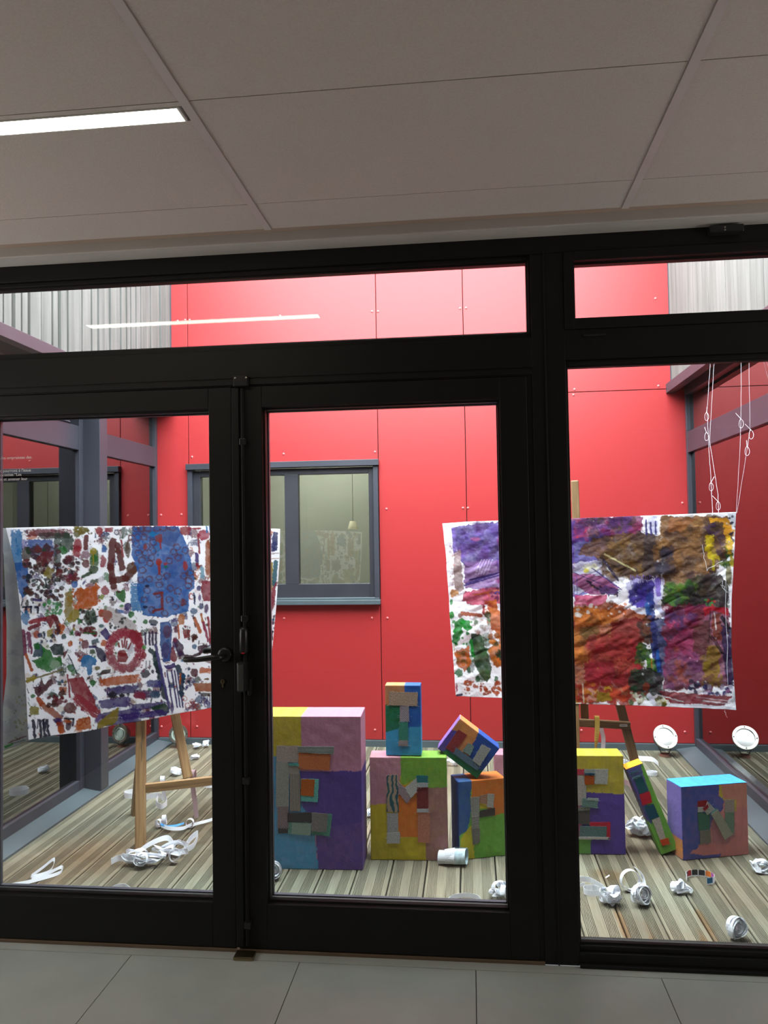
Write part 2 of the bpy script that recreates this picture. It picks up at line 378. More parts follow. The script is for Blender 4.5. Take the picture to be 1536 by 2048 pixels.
window('window_1', -1.86, .225, 2.135, 2.425, 'long narrow fixed light above the double door', (.03, .007, .020, .016))
window('window_2', .339, 1.70, 2.155, 2.425, 'top-hung light above the fixed pane at right', (.035, .04, .038, .032), y0=-.006)
window('window_3', .339, 1.70, .045, 2.05, 'tall fixed pane right of the doors', (.004, .03, .018, .016))
# small latch slot under window_2, corner hinge block at the top right
MB().box(.40, .475, -.008, .0, 2.128, 2.134).build('latch_slot', 'black', bpy.data.objects['window_2'])
o = MB().box(.82, .93, -.035, .0, 2.452, 2.478).build('window_opener', 'black', bevel=.004)
tag(o, 'black opener block on the head rail above the right pane', 'window opener')
MB().lathe((.868, -.035, 2.468), (0, -1, 0), [(0, .0015), (.003, .001), (.003, 0)], 12).build('screw', 'steel', o, loc=(.868, -.035, 2.468))
MB().lathe((.868, -.035, 2.459), (0, -1, 0), [(0, .0015), (.003, .001), (.003, 0)], 12).build('screw', 'steel', o, loc=(.868, -.035, 2.459))

def leaf(n, x0, x1, z0, z1, ix0, ix1, iz0, iz1, lab):
    d = struct(ringbox(MB(), x0, x1, z0, z1, ix0, ix1, iz0, iz1, .0, .072).build(n, 'frame', bevel=.0025), lab)
    ringbox(MB(), ix0, ix1, iz0, iz1, ix0+.006, ix1-.006, iz0+.007, iz1-.006, .022, .052).build('gasket', 'gasket', d)
    ringbox(MB(), ix0-.0, ix1+.0, iz0-.0, iz1+.0, ix0+.010, ix1-.010, iz0+.010, iz1-.010, .056, .072).build('glazing_bead', 'ext', d)
    MB().box(ix0+.004, ix1-.004, .036, .042, iz0+.004, iz1-.004).build('glass_pane', 'glass', d)
    return d
d1 = leaf('door_1', -1.855, -.845, .012, 2.000, -1.775, -.930, .168, 1.923, 'left leaf of the black glazed double door')
d2 = leaf('door_2', -.835, .205, .012, 2.000, -.733, .111, .168, 1.923, 'right leaf of the black glazed double door')
MB().box(-.842, -.815, -.010, .0, .02, 1.995).build('astragal', 'frame', d2, bevel=.002)
MB().tube([(-.800, -.014, .03), (-.800, -.014, 1.99)], .006, 10).build('bolt_rod', mat('dull_black', (.008, .008, .008), .6, spec=.2), d2)
for z in (1.80, 1.17, .60, .10): MB().box(-.812, -.788, -.02, 0, z-.012, z+.012).build('rod_guide', 'black', d2, bevel=.003)
# flat head strip over the doors with two screws
trim('trim_8', MB().box(-1.86, .225, .002, .06, 2.002, 2.030).box(-1.86, .225, -.004, .002, 2.006, 2.024), 'thin black stop strip above both door leaves', .001)
o = MB().box(-.832, -.777, -.022, -.004, 1.998, 2.038).build('rod_keeper', 'black', bevel=.004)
tag(o, 'small black bolt keeper with two screws above the door meeting line', 'bolt keeper')
for x in (-.823, -.783):
    MB().lathe((x, -.022, 2.027), (0, -1, 0), [(.0035, 0), (.0035, .0015), (.0014, .002), (.0014, -.002)], 16).build('screw', 'steel', o, loc=(x, -.022, 2.027))
# lever handle and lock of the left leaf
hz = 1.035
hd = empty('lever_handle', (-.877, 0, hz)); hd.parent = d1; hd.location = (-.877, 0, hz)
def hpart(mb, name, m, bevel=0, smooth=True):
    return mb.build(name, m, d1, bevel=bevel, smooth=smooth)
bpy.data.objects.remove(hd)
mb = MB().lathe((-.877, .0, hz+.006), (0, -1, 0), [(0, .012), (.018, .012), (.026, .008), (.027, 0)], 24)
o = hpart(mb, 'handle_rose', 'black')
mb = MB(); cx = [(-.877, -.0, hz), (-.877, -.045, hz+.002), (-.882, -.055, hz+.003), (-.91, -.058, hz+.003), (-.96, -.055, hz-.004), (-1.005, -.052, hz-.004), (-1.012, -.052, hz-.003)]
mb.tube(cx, [.010, .010, .011, .010, .009, .010, .006], 14); hpart(mb, 'lever_handle', 'black')
mb = MB(); cx = [(-.877, .072, hz+.003), (-.877, .115, hz+.006), (-.882, .125, hz+.006), (-.91, .128, hz+.006), (-.955, .125, hz+.004), (-.995, .120, hz+.002), (-1.0, .12, hz+.002)]
mb.tube(cx, [.010, .010, .011, .010, .010, .012, .007], 14); hpart(mb, 'lever_handle', 'black')
mb = MB().lathe((-.886, 0, .945), (0, -1, 0), [(0, .004), (.0085, .004), (.009, 0)], 20).box(-.889, -.883, -.003, 0, .925, .940)
cy = hpart(mb, 'lock_cylinder', 'brass', smooth=False); cy['label'] = 'dull brass lock cylinder'
MB().box(-.8865, -.8855, -.006, -.0035, .940, .952).build('keyhole', 'dark', cy)
# lever lock on the right leaf: knob, body and flap handle
mb = MB().lathe((-.804, -.014, 1.115), (0, 0, 1), [(0, .028), (.008, .026), (.014, .018), (.016, .004), (.016, -.06), (.012, -.07), (0, -.07)], 20)
mb.build('bolt_housing', 'black', d2, smooth=True)
mb = MB().box(-.818, -.786, -.060, -.020, .918, 1.022); o = mb.build('bolt_lever', 'black', d2, bevel=.007)
MB().box(-.812, -.792, -.066, -.058, .925, 1.014).build('lever_plate', mat('grey_plate', (.06, .065, .06), .3), d2, bevel=.003)
MB().box(-.808, -.797, -.031, -.024, 1.048, 1.052).build('red_mark', mat('red_plastic', (.5, .02, .03), .4), d2)
MB().box(-.79, -.778, -.022, 0, .90, .96).build('bolt_bracket', 'black', d2, bevel=.003)
# floor keeper
o = MB().box(-.84, -.77, -.06, -.01, .0, .012).build('floor_keeper', 'brass', bevel=.003); tag(o, 'small metal bolt keeper on the floor at the door meeting line', 'bolt keeper')

# lettering on the left leaf
lm = mat('pale_lettering', (.75, .75, .75), .6, .02)
t0 = at_y(0, 930, .03)
lt = empty('glass_lettering', (t0.x, .033, t0.z)); tag(lt, 'pale French text stuck on the left door glass', 'lettering')
for txt, ex, ey in (('is les empreintes des', 63, 917), ('nt pourront \u00e0 l\u2019issue', 62, 943), ('sociation \u201cLes', 43, 951.5), ('ux et amener leur', 55, 960)):
    cu = bpy.data.curves.new('lettering_line', 'FONT'); cu.body = txt; cu.size = .0158; cu.extrude = .0002; cu.align_x = 'RIGHT'
    to = bpy.data.objects.new('tmp', cu); C.objects.link(to)
    dg = bpy.context.evaluated_depsgraph_get(); dg.update(); me = bpy.data.meshes.new_from_object(to.evaluated_get(dg))
    bpy.data.objects.remove(to)
    p = at_y(ex, ey, .033); mo = bpy.data.objects.new('lettering_line', me); C.objects.link(mo); me.materials.clear(); me.materials.append(lm)
    mo.parent = lt; mo.rotation_euler = (pi/2, 0, 0); mo.location = Vector((p.x, .033, p.z))-lt.location

# ------------------------------------------------------------------ courtyard shell
BY = 2.72
mb = MB()
prof = []
def board(x0):
    p = [(x0+.003, -.025), (x0+.003, -.002), (x0+.005, 0)]
    x = x0+.014
    for b_ in range(2):
        for g in range(7):
            p += [(x, 0), (x+.0004, -.006), (x+.0026, -.006), (x+.0030, 0)]; x += .0058
        x += .036
    p += [(x0+.145, 0), (x0+.147, -.002), (x0+.147, -.025)]
    return p
x = -2.317
ve = []; fa = []
while x < 1.34:
    pr = board(x)
    if x > -2.2:
        n = len(ve); k = len(pr)
        ve += [(a, .095, b_) for a, b_ in pr] + [(a, BY+.0, b_) for a, b_ in pr]
        fa += [(n+i, n+i+1, n+k+i+1, n+k+i) for i in range(k-1)] + [(n+k-1, n, n+k, n+2*k-1), tuple(n+i for i in range(k)), tuple(n+k+i for i in reversed(range(k)))]
    x += .15
mb.v = ve; mb.f = fa
struct(mb.build('courtyard_deck', 'deck'), 'weathered grooved timber deck of the courtyard')
struct(MB().box(-2.3, 1.6, .09, BY+.1, -.12, -.027).build('deck_base', 'dark'), 'dark ground under the deck')
struct(MB().box(FX0, FX1, .075, .105, -.03, .03).build('trim_9', 'ext', bevel=.003), 'grey metal sill outside the glazed front')

# back wall of red panels
bw = MB()
seams = [-2.30, -2.010, -.630, -.018, .662, 1.60]
def panels(z0, z1, sm):
    for a, b_ in zip(sm[:-1], sm[1:]): bw.box(a+.0025, b_-.0025, BY, BY+.012, z0+.0025, z1-.0025)
panels(2.425, 4.2, seams)
# lower panels, leaving the window opening free
WX0, WX1, WZ0, WZ1 = -2.010, -.632, .985, 1.995
for a, b_ in ((-2.30, -2.010), (-.630, -.018), (-.018, .662), (.662, 1.60)): bw.box(a+.0025, b_-.0025, BY, BY+.012, .045, 2.4225)
bw.box(-2.0075, -.6325, BY, BY+.012, .045, WZ0-.002); bw.box(-2.0075, -.6325, BY, BY+.012, WZ1+.002, 2.4225)
wb = struct(bw.build('wall_back', 'red', bevel=.001), 'red facade panel wall at the back of the courtyard')
mbk = MB().box(-2.4, WX0-.001, BY+.013, BY+.10, 0, 4.2).box(WX1+.001, 1.7, BY+.013, BY+.10, 0, 4.2).box(WX0-.001, WX1+.001, BY+.013, BY+.10, 0, WZ0).box(WX0-.001, WX1+.001, BY+.013, BY+.10, WZ1, 4.2)
mbk.build('wall_backing', mat('panel_gap', (.02, .004, .006), .9), wb)
MB().box(-2.24, 1.46, BY-.022, BY+.012, .0, .042).build('base_flashing', 'ledge', wb)
scr = [(370, 640), (379, 640), (355, 642), (560, 632), (744, 623), (756, 623), (920, 617), (932, 616), (1311, 597), (1149, 779), (1147, 790), (1317, 772), (567, 908), (750, 904), (384, 914), (926, 1016), (936, 1016), (773, 1018), (1365, 1006), (775, 1236), (750, 1460), (323, 1453), (394, 1453), (363, 1029), (322, 1030), (1163, 1461), (1370, 1464), (568, 1237), (744, 1236)]
rivet = mat('red_rivet', (.55, .12, .12), .3)
src = None
for s in scr:
    p = at_y(s[0], s[1], BY)
    if src is None:
        src = MB().lathe((0, 0, 0), (0, -1, 0), [(0, .006), (.005, .005), (.0085, .002), (.009, 0)], 14).build('screw', rivet, wb, smooth=True)
        q = src
    else: q = src.copy(); C.objects.link(q)
    q.parent = wb; q.location = p

# back window
wn = struct(ringbox(MB(), WX0+.035, WX1-.034, 1.03, 1.95, -1.925, -.702, 1.130, 1.905, BY+.0, BY+.06).box(-1.305, -1.208, BY-.002, BY+.06, 1.128, 1.907).build('window_4', mat('window_black', (.03, .03, .038), .35), bevel=.003), 'two-pane dark window in the red back wall')
MB().box(WX0-.006, WX1+.008, BY-.05, BY+.05, 1.955, 1.997).build('head_flashing', 'ext', wn, bevel=.002)
MB().box(WX1-.034, WX1, BY-.03, BY+.05, 1.03, 1.955).build('side_flashing', 'ext', wn, bevel=.002)
MB().box(WX0, WX0+.035, BY-.03, BY+.05, 1.03, 1.955).build('side_flashing', 'ext', wn, bevel=.002)
MB().box(WX0-.004, WX1+.006, BY-.055, BY+.06, .985, 1.018).box(WX0, WX1, BY-.03, BY+.06, 1.018, 1.033).build('window_sill', 'ledge', wn, bevel=.003)
MB().box(-1.925, -1.305, BY+.018, BY+.024, 1.130, 1.905).build('glass_pane', 'winglass', wn)
MB().box(-1.208, -.702, BY+.018, BY+.024, 1.130, 1.905).build('glass_pane', 'winglass', wn)
# room seen through it
rb = MB().box(-2.4, -.2, 4.3, 4.35, .3, 2.6).box(-2.45, -2.4, BY+.1, 4.35, .3, 2.6).box(-.2, -.15, BY+.1, 4.35, .3, 2.6).box(-2.4, -.2, BY+.1, 4.3, .25, .3).box(-2.4, -.2, BY+.1, 4.3, 2.55, 2.6)
struct(rb.build('wall_far', 'backroom'), 'pale room behind the back window')
MB().box(-1.6, -.9, 3.2, 3.9, 2.53, 2.55).build('fill_panel', emit('room_fill_glow', (1, .96, .88), 17), bpy.data.objects['wall_far'])  # unseen glowing panel, added to brighten the room behind the window

# side walls
def side(sgn, n_wall, XG, XC, label_w, clad):
    # XG = face of glazing, XC = face of cladding above
    X = lambda d: XG + sgn*d          # d > 0: away from the courtyard
    def B(mb, d0, d1, y0, y1, z0, z1):
        a, b_ = sorted((X(d0), X(d1))); mb.box(a, b_, y0, y1, z0, z1); return mb
    fr = MB()
    B(fr, 0, .06, .10, BY-.01, .03, .085); B(fr, 0, .06, .10, BY-.01, 1.985, 2.125); B(fr, 0, .06, .10, BY-.01, 2.375, 2.44)
    B(fr, -.002, .058, BY-.035, BY-.001, .035, 2.435); B(fr, -.002, .058, .10, .17, .035, 2.435)
    if sgn < 0:
        B(fr, -.003, .055, 1.575, 1.62, .035, 2.435)
    f = struct(fr.build(n_wall, 'ext', bevel=.002), label_w)
    if sgn < 0:
        B(MB(), -.105, .05, 1.62, 1.715, .015, 2.40).build('post', 'ext', f, bevel=.003)
    segs = ((.17, 1.575), (1.715, BY-.035)) if sgn < 0 else ((.17, BY-.035),)
    for (a, b_) in segs:
        B(MB(), .022, .028, a, b_, .085, 1.985).build('glass_pane', 'sideglass', f)
        if not (sgn < 0 and a < 1): B(MB(), .022, .028, a, b_, 2.125, 2.375).build('glass_pane', 'sideglass', f)
    # sloping floor ledge
    e = MB(); xo = X(-.105 if sgn < 0 else -.125)
    e.prism([(X(.02), .10, .034), (xo, .10, .012), (xo, .10, -.02), (X(.02), .10, -.02)], (0, 1, 0), BY-.12)
    e.build('floor_ledge', 'ledge', f, bevel=.003)
    # cladding
    cl = MB(); y = .0
    rnd = random.Random(5 if sgn < 0 else 9)
    xc = XC
    while y < BY:
        if sgn < 0:
            wd = rnd.choice((.045, .06, .075, .095, .12, .14)); gap = .019; th = rnd.choice((.0, .003, .008))
        else:
            wd = rnd.choice((.05, .075, .09)); gap = .002; th = rnd.choice((0, .001))
        y2 = min(y+wd, BY-.015)
        a, b_ = sorted((xc+sgn*th, xc+sgn*.035)); cl.box(a, b_, y, y2, 2.46, 4.2); y += wd+gap
    c = struct(cl.build('trim_13' if sgn < 0 else 'trim_14', clad), ('grey vertical timber battens above the left glazing' if sgn < 0 else 'pale vertical timber boards above the right glazing'))
    a, b_ = sorted((xc+sgn*.036, xc+sgn*.30)); MB().box(a, b_, 0, BY, 2.46, 4.2).build('cladding_backing', mat('clad_gap', (.02, .02, .02), .9) if sgn < 0 else 'dark', c)
    a, b_ = sorted((xc-sgn*.004, xc+sgn*.01)); MB().box(a, b_, BY-.014, BY, 2.46, 4.2).build('corner_strip', 'ext', c)
    a, b_ = sorted((xc-sgn*.035, xc+sgn*.02)); MB().box(a, b_, .1, BY-.002, 2.395, 2.458).build('drip_flashing', 'ext', c, bevel=.002)
    a, b_ = sorted((xc+sgn*.021, XG+sgn*.06)); MB().box(a, b_, .1, BY-.002, 2.441, 2.458).build('soffit', 'ext', c)
    return f
fl_ = side(-1, 'window_5', -2.245, -2.135, 'grey framed glazing along the left side of the courtyard', 'clad')
fr_ = side(1, 'window_6', 1.462, 1.375, 'grey framed glazing along the right side of the courtyard', 'clad2')
# bottom-hung vent tilted into the left room
ve_ = struct(MB().build('window_7', 'ext'), 'open tilted vent above the left glazing bar')
ang = radians(38); sl = .25
def tiltpt(y, h_, t=0): return Vector((-2.262-sin(ang)*h_-cos(ang)*t, y, 2.14+cos(ang)*h_-sin(ang)*t))
m_ = MB()
for a, b_ in (((.22, 0), (1.47, 0)), ((.22, sl), (1.47, sl)), ((.22, 0), (.22, sl)), ((1.47, 0), (1.47, sl))):
    m_.bar(tiltpt(*a), tiltpt(*b_), .045, .03, (-sin(ang), 0, cos(ang)) if a[1] == b_[1] else (0, 1, 0))
m_.build('vent_frame', 'ext', ve_, bevel=.002)
m_ = MB().prism([tiltpt(.24, .02), tiltpt(1.45, .02), tiltpt(1.45, sl-.02), tiltpt(.24, sl-.02)], (-cos(ang), 0, -sin(ang)), .006); m_.build('glass_pane', 'sideglass', ve_)
# dim rooms behind side glazing
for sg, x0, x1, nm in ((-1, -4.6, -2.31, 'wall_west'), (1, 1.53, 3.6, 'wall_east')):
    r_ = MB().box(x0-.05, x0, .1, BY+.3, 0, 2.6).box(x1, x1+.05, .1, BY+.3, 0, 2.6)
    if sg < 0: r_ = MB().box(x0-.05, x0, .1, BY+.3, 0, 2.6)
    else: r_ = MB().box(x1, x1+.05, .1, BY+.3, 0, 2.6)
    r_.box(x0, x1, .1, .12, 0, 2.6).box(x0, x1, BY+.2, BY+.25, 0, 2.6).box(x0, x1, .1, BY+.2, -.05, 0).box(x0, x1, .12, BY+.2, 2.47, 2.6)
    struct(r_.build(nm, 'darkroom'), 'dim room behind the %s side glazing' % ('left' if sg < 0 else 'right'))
# outside face of the building above the glazed front
struct(MB().box(-3, 2.8, .02, .12, 2.53, 3.0).build('wall_front', 'ext'), 'outer wall above the glazed front')

# ------------------------------------------------------------------ value noise
class VN:
    def __init__(s, seed): s.t = np.random.RandomState(seed).rand(256, 256)
    def __call__(s, x, y):
        xi = np.floor(x).astype(int); yi = np.floor(y).astype(int); fx = x-xi; fy = y-yi
        fx = fx*fx*(3-2*fx); fy = fy*fy*(3-2*fy); t = s.t
        a = t[xi & 255, yi & 255]; b = t[(xi+1) & 255, yi & 255]; c = t[xi & 255, (yi+1) & 255]; d = t[(xi+1) & 255, (yi+1) & 255]
        return (a*(1-fx)+b*fx)*(1-fy)+(c*(1-fx)+d*fx)*fy
    def fbm(s, x, y, o=3):
        r = 0; a = .5; n = 0
        for i in range(o): r = r+a*s(x*2**i+i*17.3, y*2**i+i*9.1); n += a; a *= .5
        return r/n
VNS = [VN(i) for i in range(6)]
def inpoly(P, X, Y):
    ins = np.zeros(X.shape, bool); n = len(P); j = n-1
    for i in range(n):
        xi, yi = P[i]; xj, yj = P[j]
        if yi != yj:
            ins ^= ((yi > Y) != (yj > Y)) & (X < (xj-xi)*(Y-yi)/(yj-yi)+xi)
        j = i
    return ins
class Paint:
    """pigment laid on a sheet; X, Y are the sheet's own drawing coordinates"""
    def __init__(s, X, Y, base):
        s.k = 1.; s.X = X; s.Y = Y; s.c = np.zeros(X.shape+(3,)); s.c[:] = base
        s.n1 = VNS[0].fbm(X/3.2, Y/3.2); s.n2 = VNS[1].fbm(X/9, Y/9); s.jx = (VNS[2].fbm(X/6, Y/6)-.5); s.jy = (VNS[3].fbm(X/6, Y/6)-.5)
        s.fine = VNS[4](X/1.6, Y/1.6); s.rs = np.random.RandomState(3)
    def lay(s, sl, m, col, alpha):
        col = np.array(s2l(col))*s.k; a = (m*alpha)[..., None]; s.c[sl] = s.c[sl]*(1-a)+col*a
    def win(s, x0, x1, y0, y1):
        # window of rows/cols that can be touched (grid is nearly regular)
        ok = (s.X >= x0) & (s.X <= x1) & (s.Y >= y0) & (s.Y <= y1)
        r = np.where(ok.any(1))[0]; c = np.where(ok.any(0))[0]
        if len(r) == 0: return None
        return (slice(r[0], r[-1]+1), slice(c[0], c[-1]+1))
    def dryness(s, sl, dry, ang, X, Y):
        if not dry: dry = .12
        u = X*cos(ang)+Y*sin(ang); v = -X*sin(ang)+Y*cos(ang)
        st = VNS[5].fbm(u/16, v/1.5, 2)*.7+s.fine[sl]*.3
        return np.clip((st-(dry-.22))/.12, 0, 1)
    def blob(s, x, y, rx, ry, col, ang=0., rag=.35, p=2, alpha=.93, dry=0, hole=0):
        R = max(rx, ry)*1.5+3; sl = s.win(x-R, x+R, y-R, y+R)
        if sl is None: return
        X = s.X[sl]+s.jx[sl]*rag*9*min(1, max(rx, ry)/10); Y = s.Y[sl]+s.jy[sl]*rag*9*min(1, max(rx, ry)/10)
        dx = X-x; dy = Y-y; u = dx*cos(ang)+dy*sin(ang); v = -dx*sin(ang)+dy*cos(ang)
        d = (np.abs(u/rx)**p+np.abs(v/ry)**p)**(1/p)
        m = np.clip((1+(s.n1[sl]-.5)*rag*1.3-d)*min(rx, ry)/1.1, 0, 1)
        if hole: m = m*np.clip((d-hole)*min(rx, ry)/1.3, 0, 1)
        m = m*s.dryness(sl, dry, ang, s.X[sl], s.Y[sl])*(.8+.25*s.n2[sl]).clip(0, 1)
        s.lay(sl, m, col, alpha)
    def rect(s, x0, y0, x1, y1, col, **k): s.blob((x0+x1)/2, (y0+y1)/2, abs(x1-x0)/2, abs(y1-y0)/2, col, p=k.pop('p', 7), **k)
    def line(s, pts, w, col, alpha=.93, dry=0, rag=.5):
        for (x0, y0), (x1, y1) in zip(pts[:-1], pts[1:]):
            R = w*1.5+3; sl = s.win(min(x0, x1)-R, max(x0, x1)+R, min(y0, y1)-R, max(y0, y1)+R)
            if sl is None: continue
            X = s.X[sl]+s.jx[sl]*rag*5; Y = s.Y[sl]+s.jy[sl]*rag*5
            dx, dy = x1-x0, y1-y0; l2 = dx*dx+dy*dy+1e-6; t = (((X-x0)*dx+(Y-y0)*dy)/l2).clip(0, 1)
            d = np.hypot(X-x0-t*dx, Y-y0-t*dy)
            m = np.clip((w*(1+(s.n1[sl]-.5)*rag)-d)/1.1, 0, 1)*s.dryness(sl, dry, math.atan2(dy, dx), s.X[sl], s.Y[sl])
            s.lay(sl, m, col, alpha)
    def poly(s, P, col, rag=.4, alpha=.95, dry=0, ang=0.):
        xs_, ys_ = [p[0] for p in P], [p[1] for p in P]
        sl = s.win(min(xs_)-4, max(xs_)+4, min(ys_)-4, max(ys_)+4)
        if sl is None: return
        X = s.X[sl]+s.jx[sl]*rag*9; Y = s.Y[sl]+s.jy[sl]*rag*9
        m = inpoly(P, X, Y).astype(float)*s.dryness(sl, dry, ang, s.X[sl], s.Y[sl])*(.82+.25*s.n2[sl]).clip(0, 1)
        s.lay(sl, m, col, alpha)
    def prints(s, x0, y0, x1, y1, n, cols, r=(2, 5), **k):
        for i in range(n):
            a = s.rs.uniform(r[0], r[1]); s.blob(s.rs.uniform(x0, x1), s.rs.uniform(y0, y1), a, a*s.rs.uniform(.6, 1.3), cols[s.rs.randint(len(cols))], ang=s.rs.uniform(0, 3), rag=.5, **k)
    def rows(s, x0, y0, x1, y1, nx, ny, cols, r=3, hole=0, jit=1.5):
        for i in range(nx):
            for j in range(ny):
                x = x0+(x1-x0)*(i+.5)/nx+s.rs.uniform(-jit, jit); y = y0+(y1-y0)*(j+.5)/ny+s.rs.uniform(-jit, jit)
                s.blob(x, y, r*s.rs.uniform(.8, 1.2), r*s.rs.uniform(.7, 1.1), cols[s.rs.randint(len(cols))], rag=.4, hole=hole)
BL = (38, 118, 205); SK = (28, 150, 220); RD = (190, 40, 66); DR = (135, 35, 45); BR = (105, 50, 42); GR = (20, 140, 40); DG = (38, 75, 48)
OR = (235, 118, 22); YE = (205, 178, 22); PU = (78, 45, 145); NV = (28, 20, 72); PK = (205, 60, 110); MG = (150, 40, 90); VI = (110, 70, 190); OL = (120, 110, 30); TL = (20, 90, 130)

def interp(P, t):
    # polyline by arc fraction of x or y
    ts = np.linspace(0, 1, len(P)) if len(P[0]) == 2 else np.array([p[2] for p in P])
    return np.interp(t, ts, [p[0] for p in P]), np.interp(t, ts, [p[1] for p in P])
def sheet(name, top, bot, left, right, nx, ny, base, painter, depth, mtl, parent=None, thick=.0012):
    """Coons patch between four outline curves (drawn flat), hung on the surface given by depth()"""
    s = np.linspace(0, 1, nx)[None, :].repeat(ny, 0); t = np.linspace(0, 1, ny)[:, None].repeat(nx, 1)
    tx, ty = interp(top, s); bx, by = interp(bot, s); lx, ly = interp(left, t); rx, ry = interp(right, t)
    def coons(a, b, c, d, p00, p10, p01, p11): return (1-t)*a+t*b+(1-s)*c+s*d-((1-s)*(1-t)*p00+s*(1-t)*p10+(1-s)*t*p01+s*t*p11)
    PX = coons(tx, bx, lx, rx, top[0][0], top[-1][0], bot[0][0], bot[-1][0]); PY = coons(ty, by, ly, ry, top[0][1], top[-1][1], bot[0][1], bot[-1][1])
    P = Paint(PX, PY, base); painter(P)
    d = np.stack([_r[i]*(PX-768)-_u[i]*(PY-1024)+_f[i]*F for i in range(3)], -1)
    p0, n0, disp = depth(PX, PY, s, t)
    n0 = np.array(n0); tt = ((np.array(p0)-np.array(CAM))@n0)/(d@n0)
    W = np.array(CAM)+d*tt[..., None]+n0*disp[..., None]
    me = bpy.data.meshes.new(name)
    nv = nx*ny; me.vertices.add(nv); me.vertices.foreach_set('co', W.reshape(-1).astype(np.float32))
    idx = np.arange(nv).reshape(ny, nx); q = np.stack([idx[:-1, :-1], idx[1:, :-1], idx[1:, 1:], idx[:-1, 1:]], -1).reshape(-1, 4)
    nf = len(q); me.loops.add(nf*4); me.loops.foreach_set('vertex_index', q.reshape(-1).astype(np.int32))
    me.polygons.add(nf); me.polygons.foreach_set('loop_start', (np.arange(nf)*4).astype(np.int32)); me.polygons.foreach_set('loop_total', np.full(nf, 4, np.int32))
    me.polygons.foreach_set('use_smooth', np.ones(nf, bool)); me.update()
    a = me.color_attributes.new('paint', 'FLOAT_COLOR', 'POINT'); rgba = np.ones((nv, 4), np.float32); rgba[:, :3] = P.c.reshape(-1, 3); a.data.foreach_set('color', rgba.reshape(-1))
    me.materials.append(mtl); o = bpy.data.objects.new(name, me); C.objects.link(o)
    sm = o.modifiers.new('thickness', 'SOLIDIFY'); sm.thickness = thick; sm.offset = 0
    if parent is not None: o.parent = parent; o.location = -parent.location
    return o
WHT = np.array((.90, .91, .96))
M['cloth'] = attrmat('painted_cloth', .85, .2, 500, trans=.45)

